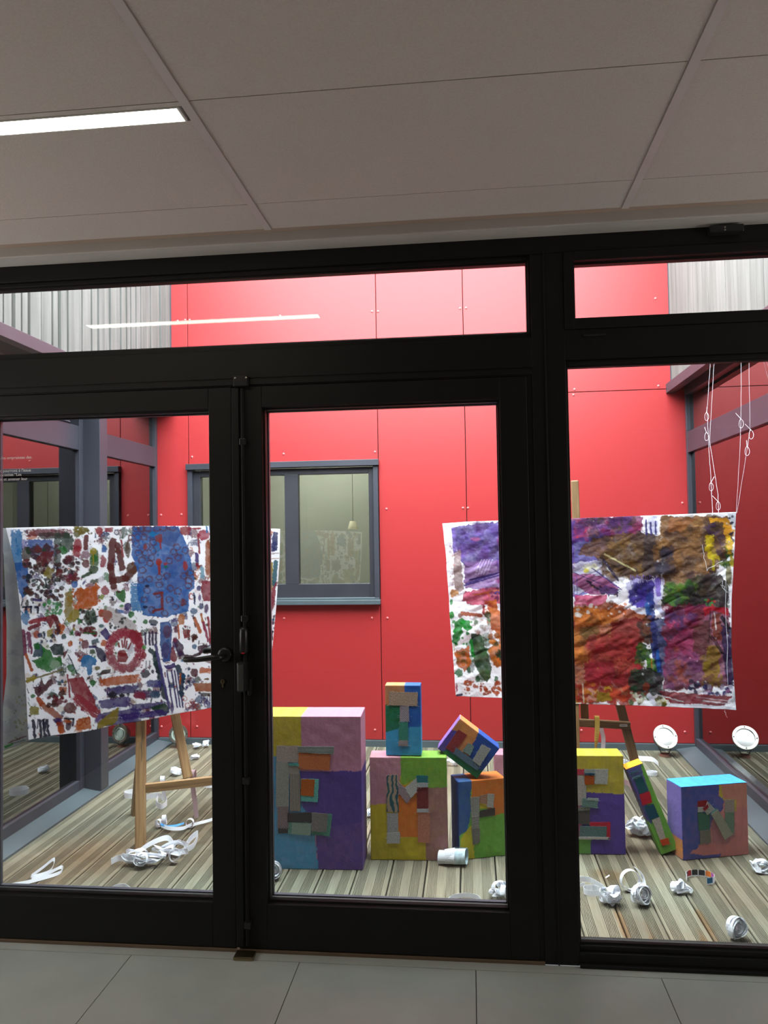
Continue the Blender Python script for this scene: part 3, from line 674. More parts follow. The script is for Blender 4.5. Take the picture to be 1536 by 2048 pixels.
# ------------------------------------------------------------------ left painted cloth
def paint_left(P):
    P.k = .60
    rs = P.rs
    for i in range(1000):
        x = rs.uniform(30, 550); y = rs.uniform(1056, 1475); k = rs.randint(4); c = (DR, MG, PU, NV, DG, BR, (60, 90, 150), OR, GR, (150, 60, 80))[rs.randint(10)]
        if k == 0: P.blob(x, y, rs.uniform(1.5, 4), rs.uniform(1.5, 4), c, rag=.9, dry=.15, ang=rs.uniform(0, 3))
        elif k == 1: a = rs.uniform(-.6, .6)+1.57; L_ = rs.uniform(3, 9); P.line([(x, y), (x+L_*cos(a), y+L_*sin(a))], rs.uniform(.7, 1.8), c, dry=.2)
        elif k == 2: P.blob(x, y, rs.uniform(5, 12), rs.uniform(4, 10), c, rag=1, dry=.45, ang=rs.uniform(0, 3), alpha=.8)
        else: P.blob(x, y, rs.uniform(2, 3.5), rs.uniform(2, 3.5), c, rag=.6, hole=.5)
    q = 4.4536; A = lambda x, y: (x/q, 1040+y/q)
    def b(x, y, rx, ry, c, **k): X, Y = A(x, y); P.blob(X, Y, rx/q, ry/q, c, **k)
    def r(x0, y0, x1, y1, c, **k): X, Y = A(x0, y0); X1, Y1 = A(x1, y1); P.rect(X, Y, X1, Y1, c, **k)
    def l(pts, w, c, **k): P.line([A(*p) for p in pts], w/q, c, **k)
    def po(pts, c, **k): P.poly([A(*p) for p in pts], c, **k)
    def pr(x0, y0, x1, y1, n, cols, rr, **k): X, Y = A(x0, y0); X1, Y1 = A(x1, y1); P.prints(X, Y, X1, Y1, n, cols, (rr[0]/q, rr[1]/q), **k)
    pr(200, 60, 1240, 1850, 160, [(225, 205, 225), (235, 200, 205), (200, 215, 235), (240, 225, 200)], (15, 40), alpha=.45)
    r(95, 90, 200, 460, SK); po([(130, 380), (250, 380), (250, 650), (200, 700), (170, 640)], BL, rag=.5)
    r(190, 170, 250, 260, (130, 100, 200), alpha=.7); r(230, 170, 490, 260, (50, 100, 190), dry=.35); r(245, 240, 520, 330, (80, 60, 130), dry=.4)
    r(225, 80, 650, 150, (150, 30, 60), dry=.45); r(330, 110, 640, 170, (85, 60, 60), dry=.3)
    r(480, 90, 545, 430, (70, 85, 70), alpha=.85); b(600, 200, 60, 90, (60, 85, 65)); b(560, 270, 40, 40, GR, dry=.3)
    b(240, 300, 50, 70, (100, 75, 70)); pr(210, 230, 520, 420, 26, [(110, 50, 70), DR, (90, 60, 80), DG], (18, 38))
    po([(320, 350), (380, 280), (440, 290), (480, 270), (460, 360), (390, 420), (330, 400)], DR); b(695, 225, 40, 70, RD, dry=.2); l([(770, 150), (765, 250)], 24, DR)
    pr(210, 390, 560, 760, 110, [DG, (60, 60, 50), BR, (80, 35, 50), NV, (100, 60, 60)], (10, 26)); pr(560, 330, 700, 560, 40, [DR, (110, 40, 60), (70, 40, 50)], (12, 35))
    r(395, 420, 475, 520, (170, 150, 50), ang=.4, rag=.5); r(655, 230, 720, 330, RD, dry=.3)
    b(530, 470, 32, 45, DR, ang=.3); b(625, 500, 22, 28, MG)
    pr(660, 65, 850, 130, 10, [NV, OL, (150, 130, 40)], (14, 34)); b(735, 95, 38, 40, (150, 130, 50)); b(885, 100, 34, 42, RD, dry=.3); r(925, 65, 1010, 110, RD, dry=.4); b(1040, 110, 28, 28, (30, 60, 110), hole=.45)
    r(800, 260, 880, 420, (90, 130, 60), dry=.25); b(830, 280, 32, 34, YE); b(840, 340, 34, 30, GR, rag=.6); l([(830, 300), (832, 400)], 8, YE)
    b(765, 385, 36, 40, DR); b(835, 440, 45, 38, (70, 100, 50)); l([(735, 505), (810, 470)], 16, (50, 90, 50)); b(920, 370, 26, 60, RD, rag=.6, dry=.2); b(930, 255, 26, 40, BL, rag=.6)
    # big brown red hand strokes
    l([(1005, 190), (985, 420), (1015, 590)], 34, (125, 40, 38), dry=.2); l([(1050, 230), (1090, 430)], 30, (125, 40, 38), dry=.15); l([(1080, 180), (1100, 330)], 10, RD, dry=.25)
    l([(1000, 540), (1120, 520), (1200, 440)], 34, (120, 45, 40)); b(1180, 430, 58, 52, (120, 70, 50)); b(1140, 260, 26, 80, (110, 75, 50), dry=.35)
    r(1195, 60, 1260, 200, (90, 90, 150), dry=.3)
    b(1160, 155, 24, 28, DR, hole=.4); b(1215, 190, 30, 26, DR, hole=.35); r(1160, 560, 1290, 820, SK, dry=.38)
    b(665, 575, 36, 34, BL); b(670, 520, 50, 22, DR); b(750, 555, 12, 34, PU, ang=.6); b(840, 545, 44, 24, (80, 90, 40), rag=.6)
    po([(660, 640), (720, 600), (800, 620), (850, 560), (890, 600), (860, 660), (880, 740), (800, 800), (650, 800), (690, 720)], OR, rag=.9); pr(640, 590, 900, 780, 26, [OR], (8, 18))
    r(575, 620, 650, 900, (175, 150, 45), dry=.1); po([(650, 790), (710, 800), (700, 880), (620, 920), (590, 880)], (190, 165, 25), rag=.6); b(935, 630, 40, 42, RD); r(885, 660, 930, 710, (170, 180, 40), ang=.5)
    po([(1030, 640), (1115, 620), (1130, 680), (1110, 730), (1050, 710)], (50, 140, 50), rag=.8); b(1060, 640, 24, 14, BR); b(1140, 775, 34, 36, PU); r(1045, 800, 1110, 835, BL); b(1170, 840, 30, 34, GR); b(1197, 905, 17, 15, GR); b(1085, 765, 22, 16, (80, 170, 80))
    l([(910, 830), (970, 840), (950, 880)], 36, (225, 80, 50)); b(905, 840, 16, 18, GR, hole=.4); l([(970, 830), (1160, 960)], 60, (190, 170, 165), alpha=.55); 
    pr(980, 860, 1150, 970, 16, [(70, 60, 60), BR, (50, 60, 70)], (8, 16)); 
    r(760, 800, 860, 930, DG, dry=.25); pr(690, 780, 880, 930, 30, [DG, (60, 90, 50), (70, 50, 50)], (9, 20)); r(690, 870, 715, 935, GR)
    pr(390, 720, 560, 850, 34, [(60, 170, 80), (90, 180, 110)], (6, 20), dry=.3); r(365, 832, 450, 838, (120, 130, 100))
    for x in (225, 268, 330): l([(x-15, 775), (x+10, 775), (x+8, 825)], 13, NV)
    b(225, 870, 42, 62, SK, rag=.6, alpha=.8); l([(305, 710), (365, 715)], 14, PU); l([(205, 700), (195, 760)], 7, NV)
    l([(270, 910), (400, 880)], 22, RD, dry=.3); l([(265, 965), (350, 930)], 20, (160, 30, 60)); po([(385, 870), (470, 840), (500, 880), (450, 970), (420, 900)], (170, 35, 45)); l([(480, 860), (500, 880), (530, 960), (510, 1000)], 24, DR); pr(495, 930, 555, 1010, 8, [OR, BR], (12, 22))
    l([(560, 880), (640, 1020)], 5, (150, 60, 70)); pr(530, 880, 600, 960, 8, [RD, OR], (7, 15))
    b(330, 1020, 34, 38, (215, 90, 40)); b(357, 1022, 22, 26, (40, 80, 130)); r(420, 970, 470, 1050, YE, dry=.4); pr(370, 990, 520, 1090, 24, [(60, 80, 140), (110, 90, 90), DG], (7, 16)); b(570, 1038, 24, 30, (40, 90, 90))
    pr(640, 940, 860, 1030, 12, [(160, 30, 70), (120, 20, 50)], (16, 28)); b(685, 1010, 26, 30, MG); b(780, 980, 30, 36, DR); b(835, 975, 22, 22, GR, hole=.5); l([(750, 1005), (850, 1015)], 9, GR); b(660, 970, 18, 18, YE); b(640, 1005, 14, 16, GR); b(720, 975, 18, 22, (160, 30, 70)); b(905, 945, 28, 18, (20, 110, 110))
    po([(890, 1000), (940, 960), (995, 1040), (950, 1070)], PU, rag=.3); b(625, 1100, 26, 30, OR); b(925, 1095, 34, 32, OR); r(810, 1060, 890, 1105, (50, 90, 110), ang=-.3); r(720, 1070, 790, 1150, (150, 40, 70), dry=.35)
    l([(970, 980), (1050, 1040)], 5, DR)
    # hand print in a ring
    for t_ in range(0, 360, 14):
        b(1110+135*cos(radians(t_)), 1165+160*sin(radians(t_)), 46, 46, (205, 60, 90) if t_ > 180 or t_ < 40 else (205, 110, 125), dry=.25 if t_ > 200 else .52, ang=radians(t_)+1.57, alpha=.8)
    b(1200, 1040, 60, 60, RD, alpha=.85); b(1235, 1080, 40, 90, RD, alpha=.8)
    po([(1045, 1180), (1130, 1190), (1140, 1230), (1120, 1270), (1045, 1265)], (180, 35, 50), rag=.2); b(1090, 1190, 42, 35, (180, 35, 50))
    for (a, c) in (((1055, 1100), (1062, 1130)), ((1085, 1075), (1092, 1135)), ((1115, 1050), (1105, 1130)), ((1130, 1080), (1122, 1140)), ((1165, 1100), (1140, 1150))): l([a, c], 10, (175, 35, 55), rag=.2)
    l([(200, 1000), (215, 1180)], 30, (160, 50, 100), dry=.3); l([(255, 1010), (275, 1170)], 22, (160, 50, 110), dry=.45)
    po([(300, 1190), (330, 1090), (370, 1100), (400, 1160), (380, 1220), (300, 1220)], (30, 80, 110), rag=.5); po([(440, 1130), (500, 1100), (560, 1100), (570, 1200), (480, 1200)], (15, 50, 50), rag=.5)
    po([(290, 1260), (380, 1220), (380, 1120), (450, 1160), (470, 1220), (550, 1220), (550, 1300), (430, 1350), (340, 1310)], (25, 150, 35), rag=.8); po([(305, 1100), (350, 1085), (360, 1150), (310, 1150)], GR, rag=.5); b(490, 1290, 45, 45, (220, 235, 220), alpha=.6)
    l([(235, 1200), (285, 1330)], 16, OR, dry=.1); l([(240, 1430), (560, 1330)], 10, (150, 130, 60)); po([(240, 1400), (310, 1375), (335, 1410), (245, 1450)], YE)
    po([(610, 1150), (560, 1180), (570, 1240)], DR); b(620, 1172, 16, 14, GR, hole=.4); b(600, 1250, 18, 14, GR, hole=.4)
    b(632, 1318, 34, 38, GR); l([(605, 1200), (650, 1290), (685, 1370)], 7, (30, 60, 90)); pr(580, 1150, 730, 1330, 14, [(170, 190, 220), (190, 160, 200), (90, 60, 150)], (8, 16), alpha=.6)
    po([(745, 1210), (800, 1205), (860, 1240), (860, 1290), (825, 1300), (815, 1380), (780, 1380), (765, 1310), (720, 1300), (725, 1240)], SK, rag=.5)
    po([(840, 1120), (900, 1140), (945, 1200), (945, 1250), (900, 1270), (860, 1200)], (50, 25, 90)); l([(800, 1130), (850, 1130)], 14, PU); r(795, 1150, 850, 1195, (70, 110, 50)); b(868, 1318, 26, 20, (140, 125, 30)); po([(865, 1385), (915, 1340), (985, 1330), (980, 1365)], (70, 45, 40), rag=.3)
    r(875, 1390, 1250, 1470, OR, ang=-.10, dry=.1); b(828, 1448, 32, 30, GR); l([(905, 1370), (1250, 1340)], 4, DR)
    # lower left
    po([(300, 1480), (350, 1470), (370, 1410), (400, 1460), (460, 1410), (480, 1440), (400, 1530), (350, 1570), (310, 1520)], (110, 30, 50), rag=.5); b(297, 1562, 24, 20, GR); b(530, 1455, 22, 20, DG)
    po([(610, 1420), (730, 1400), (850, 1600), (860, 1720), (800, 1700), (690, 1600), (640, 1530)], (190, 40, 62), rag=.6); l([(700, 1600), (850, 1720)], 50, (200, 60, 80), dry=.45)
    l([(345, 1590), (380, 1640), (460, 1690)], 24, (225, 100, 40), dry=.1); l([(400, 1660), (530, 1760)], 30, (220, 150, 130), dry=.3); b(310, 1690, 42, 42, (180, 165, 30), p=4)
    b(510, 1620, 55, 32, (150, 30, 60)); b(480, 1560, 50, 28, DG, ang=.4); pr(430, 1540, 600, 1660, 16, [DR, (150, 40, 60), BR], (12, 30)); b(625, 1675, 62, 52, (140, 40, 40)); l([(600, 1380), (625, 1580)], 10, RD, dry=.3)
    pr(480, 1400, 600, 1480, 10, [(150, 40, 80), (160, 140, 60), (70, 130, 180)], (8, 16), dry=.3)
    for x in (310, 365, 395, 430): l([(x-10, 1780), (x+5, 1930)], 15, NV, rag=.8)
    for x in (340, 390, 410): l([(x, 1770), (x-5, 1850)], 8, NV)
    b(515, 1790, 40, 30, PU); po([(500, 1800), (560, 1800), (580, 1890), (530, 1910)], (200, 70, 30), rag=.4); b(540, 1870, 30, 40, OR); b(610, 1830, 26, 50, (90, 30, 60)); b(600, 1790, 40, 20, OR); l([(575, 1770), (655, 1770), (650, 1830)], 10, NV)
    po([(680, 1790), (740, 1760), (800, 1760), (815, 1860), (680, 1870)], (235, 130, 45), rag=.5); b(710, 1800, 30, 34, (220, 90, 20), hole=.55); b(780, 1790, 30, 34, (220, 90, 20), hole=.55)
    r(940, 1480, 1240, 1560, (85, 60, 150), ang=-.12, dry=.25); r(875, 1590, 1170, 1680, (90, 60, 160), ang=-.1, dry=.05); r(850, 1700, 1260, 1760, PU, ang=-.14, dry=.28); r(900, 1760, 1260, 1830, (80, 45, 150), ang=-.14, dry=.3); pr(960, 1540, 1160, 1580, 12, [(50, 40, 60)], (14, 26))
    po([(860, 1830), (920, 1770), (1000, 1700), (1060, 1680), (1050, 1780), (1000, 1830), (880, 1860)], (190, 165, 25), rag=.6, dry=.05); l([(890, 1740), (870, 1780)], 20, (150, 120, 190))
    # ---- right half (second drawing grid)
    q2 = 4.389; A2 = lambda x, y: (220+x/q2, 1040+y/q2)
    def b2(x, y, rx, ry, c, **k): X, Y = A2(x, y); P.blob(X, Y, rx/q2, ry/q2, c, **k)
    def r2(x0, y0, x1, y1, c, **k): X, Y = A2(x0, y0); X1, Y1 = A2(x1, y1); P.rect(X, Y, X1, Y1, c, **k)
    def l2(pts, w, c, **k): P.line([A2(*p) for p in pts], w/q2, c, **k)
    def po2(pts, c, **k): P.poly([A2(*p) for p in pts], c, **k)
    def pr2(x0, y0, x1, y1, n, cols, rr, **k): X, Y = A2(x0, y0); X1, Y1 = A2(x1, y1); P.prints(X, Y, X1, Y1, n, cols, (rr[0]/q2, rr[1]/q2), **k)
    po2([(195, 55), (600, 55), (690, 250), (735, 480), (740, 600), (690, 640), (690, 800), (560, 830), (500, 855), (290, 840), (240, 640), (240, 450), (190, 300)], (45, 125, 215), rag=.5)
    po2([(200, 60), (600, 60), (620, 130), (560, 240), (300, 150)], (75, 85, 150), alpha=.55); po2([(450, 300), (650, 300), (680, 560), (520, 640)], (75, 100, 185), alpha=.5)
    pr2(330, 120, 480, 130, 4, [SK], (20, 30))
    for (x, y) in ((225, 75), (270, 75), (335, 75), (410, 75), (470, 70), (550, 70), (185, 155), (230, 210), (245, 150), (300, 150), (320, 235), (380, 195), (250, 285), (310, 290), (380, 270), (280, 355), (350, 380), (365, 330), (285, 440), (275, 525), (345, 520), (430, 500), (500, 490), (430, 570), (530, 600), (595, 625), (420, 650), (560, 280), (590, 240), (520, 360), (660, 265), (600, 330), (650, 490), (705, 465), (690, 530), (300, 700), (520, 700), (570, 760), (480, 820), (370, 790), (325, 620), (640, 720), (690, 575)):
        b2(x, y, 36, 34, (125, 62, 72), hole=.5, rag=.5, alpha=.75)
    b2(430, 370, 28, 36, (200, 60, 40)); l2([(430, 370), (432, 470)], 16, (200, 60, 40)); b2(430, 160, 34, 40, (170, 70, 60)); l2([(440, 170), (445, 250)], 9, (200, 60, 50)); b2(660, 400, 26, 45, (200, 60, 40)); b2(490, 385, 22, 16, (210, 60, 50)); b2(490, 412, 20, 14, (40, 150, 110)); b2(310, 235, 20, 26, (190, 80, 70)); b2(640, 725, 20, 34, (150, 60, 70)); b2(325, 580, 22, 14, NV); b2(310, 765, 24, 14, NV)
    l2([(390, 650), (455, 640), (460, 780), (380, 800)], 14, (160, 55, 55)); 
    b2(660, 95, 52, 44, (190, 55, 60)); l2([(700, 75), (790, 75)], 10, RD); b2(820, 130, 55, 50, (205, 45, 90), dry=.1); l2([(775, 130), (785, 290)], 11, RD); r2(700, 170, 780, 230, (190, 190, 220), dry=.5); l2([(845, 60), (850, 110)], 10, SK); l2([(875, 60), (880, 110)], 8, BL)
    r2(835, 160, 890, 520, (200, 110, 60), dry=.35); l2([(760, 300), (765, 360)], 18, PU, dry=.2); pr2(740, 380, 820, 420, 5, [(160, 30, 60)], (10, 18))
    pr2(745, 420, 800, 500, 9, [(225, 110, 80)], (8, 14)); r2(790, 400, 830, 520, (160, 210, 235), dry=.3)
    po2([(800, 530), (885, 540), (885, 710), (820, 710), (800, 620)], (180, 40, 70), rag=.5, dry=.15); b2(780, 598, 22, 26, PU); b2(788, 680, 15, 34, (110, 60, 160)); b2(800, 755, 22, 34, (60, 70, 130)); b2(845, 780, 24, 46, (110, 60, 130), dry=.2)
    b2(715, 670, 30, 34, (230, 100, 80), hole=.5); l2([(735, 640), (745, 740)], 8, (20, 90, 150)); b2(740, 690, 14, 45, (40, 70, 110)); b2(735, 800, 34, 30, (120, 150, 190), dry=.3)
    b2(625, 870, 34, 52, (225, 135, 40), rag=.5); l2([(600, 920), (605, 1040)], 9, OR); b2(580, 960, 22, 34, (130, 40, 80)); po2([(640, 960), (705, 960), (700, 1030), (650, 1040)], (180, 60, 60), dry=.2); l2([(680, 930), (685, 1010)], 6, DG); l2([(740, 860), (790, 980)], 18, (225, 120, 60), dry=.2); l2([(800, 830), (830, 960)], 12, (230, 140, 60)); b2(735, 860, 14, 10, NV)
    l2([(820, 900), (860, 1060)], 14, (190, 60, 110), dry=.2); l2([(860, 850), (880, 1080)], 12, RD, dry=.25)
    pr2(670, 1010, 760, 1070, 8, [BR, (100, 30, 40)], (14, 24)); b2(740, 1110, 26, 22, (80, 130, 180)); l2([(660, 1190), (720, 1200), (790, 1170), (840, 1110)], 16, (90, 50, 60)); b2(810, 1130, 44, 38, (110, 60, 90))
    po2([(550, 1050), (590, 1040), (640, 1100), (650, 1190), (600, 1200)], (85, 40, 100), rag=.4); b2(570, 1050, 20, 26, (160, 50, 90)); po2([(515, 1170), (550, 1100), (590, 1210), (570, 1250), (530, 1230)], (170, 35, 60), rag=.4); r2(615, 1220, 690, 1245, (60, 140, 200))
    po2([(440, 900), (520, 890), (545, 960), (530, 1240), (470, 1250), (440, 1100)], (60, 110, 190), rag=.4); b2(500, 980, 38, 60, (120, 60, 100), alpha=.8); b2(490, 1140, 38, 80, (95, 70, 140), alpha=.8)
    for x in (310, 345, 372, 402): l2([(x, 980+abs(x-370)*.3), (x+4, 1095)], 12, (60, 30, 95))
    b2(380, 900, 46, 26, NV); l2([(360, 920), (400, 925)], 10, (30, 60, 110)); b2(312, 893, 24, 24, GR); b2(300, 1120, 22, 20, (80, 190, 90), dry=.2); b2(298, 1190, 24, 36, RD)
    l2([(350, 1150), (400, 1180), (400, 1260), (430, 1330)], 22, (40, 75, 80), rag=1.2); l2([(420, 1290), (450, 1440), (490, 1560)], 26, (45, 60, 75), rag=1.2); l2([(400, 1100), (450, 1330), (520, 1650)], 15, (95, 80, 160), dry=.15)
    for x in (320, 350): l2([(x, 1240), (x-5, 1310)], 6, (90, 50, 110))
    b2(375, 1330, 16, 20, NV); b2(310, 1350, 44, 46, (90, 80, 100)); pr2(260, 1200, 330, 1330, 8, [(190, 60, 90), NV], (6, 12))
    po2([(475, 1280), (570, 1255), (580, 1290), (500, 1310)], (90, 60, 150)); 
    for x in (500, 540, 565, 590): l2([(x, 1320), (x+50, 1640)], 9, (75, 50, 140), rag=.3)
    l2([(600, 1290), (640, 1400), (620, 1530)], 26, (45, 80, 110), rag=1.2); l2([(620, 1350), (615, 1440)], 10, OR); pr2(640, 1300, 700, 1480, 12, [(30, 110, 170), (30, 60, 110)], (9, 20))
    b2(740, 1340, 36, 40, (120, 30, 60)); r2(780, 1290, 890, 1345, OR); po2([(730, 1430), (890, 1425), (890, 1500), (750, 1500)], (205, 110, 30), rag=.4); pr2(770, 1390, 890, 1420, 8, [(150, 110, 70)], (8, 14), dry=.3); r2(790, 1510, 890, 1545, (80, 55, 45), dry=.4)
    for (x, y) in ((655, 1565), (720, 1590), (765, 1630), (680, 1625)): b2(x, y, 24, 26, (220, 90, 50), hole=.55)
    for x in (800, 825, 850, 875): l2([(x, 1550), (x, 1620)], 6, PU)
    r2(315, 1400, 460, 1470, (75, 75, 160), dry=.15); r2(200, 1490, 450, 1560, (100, 60, 130), dry=.15); b2(260, 1540, 60, 34, (190, 50, 90)); b2(400, 1530, 50, 36, (20, 110, 140), alpha=.7); r2(170, 1600, 500, 1660, PU, ang=-.12, dry=.2); po2([(350, 1640), (480, 1600), (520, 1660), (520, 1700), (440, 1720)], (30, 80, 50), rag=.6)
    r2(60, 1680, 520, 1740, (80, 40, 150), ang=-.14, dry=.3); b2(545, 1650, 16, 50, (130, 110, 170))
    # behind the stile and beyond (x 420-560)
    for (x0, y0, x1, y1, c) in ((425, 1065, 445, 1140, OR), (455, 1070, 490, 1110, BL), (500, 1080, 525, 1150, RD), (430, 1160, 470, 1200, MG), (480, 1190, 530, 1240, YE), (432, 1225, 460, 1290, DG), (470, 1260, 520, 1285, PU), (440, 1310, 500, 1330, OR), (450, 1345, 520, 1375, DR)): P.rect(x0, y0, x1, y1, c, rag=.8, dry=.2)
    P.prints(425, 1060, 535, 1400, 90, [RD, OR, PU, BL, DG, MG, YE], (3, 8))
    po2([(1430, 100), (1475, 110), (1465, 270), (1420, 280)], (50, 60, 130), rag=.5, dry=.25); l2([(1370, 300), (1480, 290)], 5, (130, 90, 60)); l2([(1370, 345), (1480, 335)], 5, (200, 140, 60)); po2([(1365, 370), (1430, 370), (1430, 600), (1370, 700)], (200, 180, 20), rag=.5, dry=.1); l2([(1455, 370), (1440, 560)], 22, (60, 130, 150), dry=.2); l2([(1400, 520), (1395, 640)], 12, DG)
    po2([(1420, 620), (1460, 530), (1450, 740), (1400, 850), (1365, 800), (1375, 730)], (185, 30, 70), rag=.5); pr2(1365, 840, 1450, 980, 22, [(60, 60, 140), (100, 30, 70), (40, 100, 150)], (8, 16)); po2([(1365, 980), (1440, 970), (1420, 1100), (1365, 1120)], (70, 30, 45), rag=.6); pr2(1365, 1090, 1420, 1250, 16, [(50, 50, 90), DR, (110, 30, 60)], (7, 14)); pr2(1365, 1280, 1410, 1380, 6, [RD], (5, 10)); b2(1375, 1500, 12, 20, (60, 30, 120)); b2(1378, 1440, 8, 10, BL)
# the sheet hangs on a plane turned slightly away to the right
nL = Vector((.42, -1, 0)).normalized(); pL = Vector((-1.6, .945, 1.0))
def depthL(PX, PY, s, t):
    dz = .012*np.sin(s*9+t*2)*t + .004*VNS[0].fbm(PX/40, PY/25) + .010*np.sin(PX/19+PY/60)*t*t
    return tuple(pL), tuple(nL), dz
lc = sheet('painted_cloth', [(12, 1056), (130, 1053), (290, 1052), (425, 1052), (560, 1058)], [(58, 1478), (190, 1460), (320, 1434), (430, 1412), (538, 1404)],
    [(12, 1056), (30, 1130), (40, 1210), (47, 1300), (54, 1400), (58, 1478)], [(560, 1058), (559, 1120), (553, 1210), (545, 1300), (538, 1404)], 560, 420, WHT, paint_left, depthL, M['cloth'])
tag(lc, 'white cloth covered in many small colourful prints and hand marks, hung on the left easel', 'painted cloth')
def paint_flap(P):
    P.prints(0, 1060, 60, 1500, 60, [(150, 155, 160), (175, 180, 185), (190, 195, 190)], (8, 22), alpha=.5)
    P.prints(28, 1380, 55, 1490, 30, [(170, 160, 60), (120, 125, 60)], (1.5, 4), alpha=.6); P.prints(10, 1400, 50, 1490, 18, [(70, 100, 90)], (.8, 2))
    P.line([(10, 1496), (22, 1491)], 3, GR); P.line([(15, 1488), (52, 1474)], 1.6, BR); P.line([(22, 1490), (48, 1482)], 1.2, DG)
def depthF(PX, PY, s, t): return tuple(pL+Vector((0, .05, 0))), tuple(nL), -.03*np.sin(s*pi)*t
fo = sheet('cloth_flap', [(0, 1056), (14, 1057), (24, 1060)], [(-8, 1506), (30, 1496), (62, 1480)], [(0, 1056), (7, 1110), (13, 1250), (13, 1350), (4, 1430), (-8, 1506)], [(24, 1060), (45, 1200), (52, 1300), (60, 1420), (62, 1480)], 60, 200, np.array((.42, .44, .45)), paint_flap, depthF, M['cloth'], parent=lc)
fo['label'] = 'unpainted grey back fold'
# ------------------------------------------------------------------ right painted cloth
def paint_right(P):
    P.k = .82
    q = 4.267; A = lambda x, y: (1130+x/q, 1010+y/q)
    def b(x, y, rx, ry, c, **k): X, Y = A(x, y); P.blob(X, Y, rx/q, ry/q, c, **k)
    def l(pts, w, c, **k): P.line([A(*p) for p in pts], w/q, c, **k)
    def po(pts, c, **k): P.poly([A(*p) for p in pts], c, **k)
    def pr(x0, y0, x1, y1, n, cols, rr, **k): X, Y = A(x0, y0); X1, Y1 = A(x1, y1); P.prints(X, Y, X1, Y1, n, cols, (rr[0]/q, rr[1]/q), **k)
    BRN = (115, 75, 45); BRD = (75, 50, 45); GOLD = (150, 100, 40)
    # top left: magenta and violet
    po([(20, 100), (660, 95), (650, 240), (20, 330)], (150, 45, 110), rag=1, dry=.12); po([(40, 190), (190, 190), (150, 310), (60, 330)], (205, 50, 80), rag=.8)
    po([(20, 300), (300, 250), (420, 280), (420, 700), (20, 800)], (95, 75, 165), rag=1, dry=.2); pr(40, 120, 640, 300, 60, [(110, 60, 150), (90, 50, 120), (160, 50, 100), (90, 70, 60)], (20, 60), alpha=.6); po([(20, 500), (420, 450), (500, 650), (20, 780)], (235, 230, 245), rag=1, dry=.3, alpha=.7)
    po([(240, 290), (480, 240), (760, 240), (800, 380), (820, 600), (600, 660), (430, 560), (340, 470), (120, 420), (140, 350)], BRN, rag=1.2); pr(340, 270, 820, 600, 80, [(130, 90, 45), (95, 65, 50), (75, 55, 60), (140, 100, 40)], (25, 70), alpha=.55); po([(680, 240), (820, 260), (820, 620), (660, 620)], (72, 55, 62), rag=1.3, alpha=.85)
    l([(340, 420), (600, 560)], 9, (210, 200, 150), dry=.3); l([(360, 540), (500, 670)], 8, (230, 230, 230), dry=.2); l([(330, 470), (450, 640)], 14, (70, 55, 90), dry=.1)
    b(220, 530, 70, 34, (240, 235, 210), rag=.9); b(180, 560, 30, 20, (220, 200, 60))
    po([(700, 90), (790, 95), (790, 230), (720, 250)], (225, 225, 250), rag=.9, dry=.1); for_ = [(690, 130, 120), (730, 150, 100), (770, 140, 110)]
    for x, y, h_ in for_: l([(x, y), (x+6, y+h_)], 10, (60, 40, 140), dry=.2)
    po([(800, 100), (1230, 95), (1400, 100), (1380, 400), (1300, 560), (900, 760), (820, 700), (860, 460), (820, 250)], (140, 95, 55), rag=1.3)
    pr(820, 120, 1280, 640, 120, [(150, 105, 60), (110, 75, 50), (95, 60, 45), (165, 115, 60)], (25, 80), alpha=.5); pr(800, 360, 900, 560, 16, [(60, 50, 70)], (30, 60), alpha=.7); po([(890, 110), (1130, 110), (1000, 230), (870, 230)], (175, 105, 50), rag=1, alpha=.6)
    po([(1220, 110), (1380, 110), (1440, 180), (1400, 260), (1350, 230), (1330, 160), (1240, 150)], (225, 165, 25), rag=.6); pr(1190, 160, 1370, 260, 18, [(90, 60, 90), (110, 80, 60)], (20, 50)); b(1400, 240, 50, 60, (230, 165, 30)); l([(1230, 290), (1240, 370), (1270, 430)], 42, (215, 190, 25), rag=1.2); l([(1270, 420), (1265, 550)], 14, (200, 185, 30), dry=.1); l([(1330, 410), (1320, 460)], 16, (210, 200, 30)); b(1400, 360, 34, 42, (235, 190, 30)); pr(1340, 380, 1430, 520, 20, [(110, 130, 30), (60, 100, 40), (200, 180, 40)], (16, 34)); b(1395, 600, 30, 90, (130, 120, 60), dry=.1); pr(1270, 270, 1370, 520, 20, [(85, 60, 80), (120, 80, 50)], (18, 40), alpha=.8)
    po([(1380, 60), (1480, 60), (1470, 240), (1430, 200)], (230, 235, 245), rag=.5); pr(1390, 90, 1470, 360, 12, [(40, 30, 70), (60, 60, 90)], (10, 20)); pr(1380, 240, 1420, 420, 8, [(240, 200, 40)], (14, 24))
    po([(820, 810), (880, 740), (1000, 680), (1130, 590), (1330, 600), (1400, 700), (1380, 900), (1150, 830), (920, 870), (850, 850)], (75, 70, 50), rag=1.2); pr(830, 680, 1180, 870, 60, [(90, 130, 30), (60, 110, 40), (120, 130, 30), (50, 70, 60)], (18, 45), alpha=.75); pr(1050, 600, 1380, 880, 40, [(70, 45, 60), (55, 40, 50), (90, 70, 40)], (30, 60), alpha=.6); pr(1180, 800, 1280, 870, 10, [(190, 60, 40), (60, 140, 70)], (8, 24))
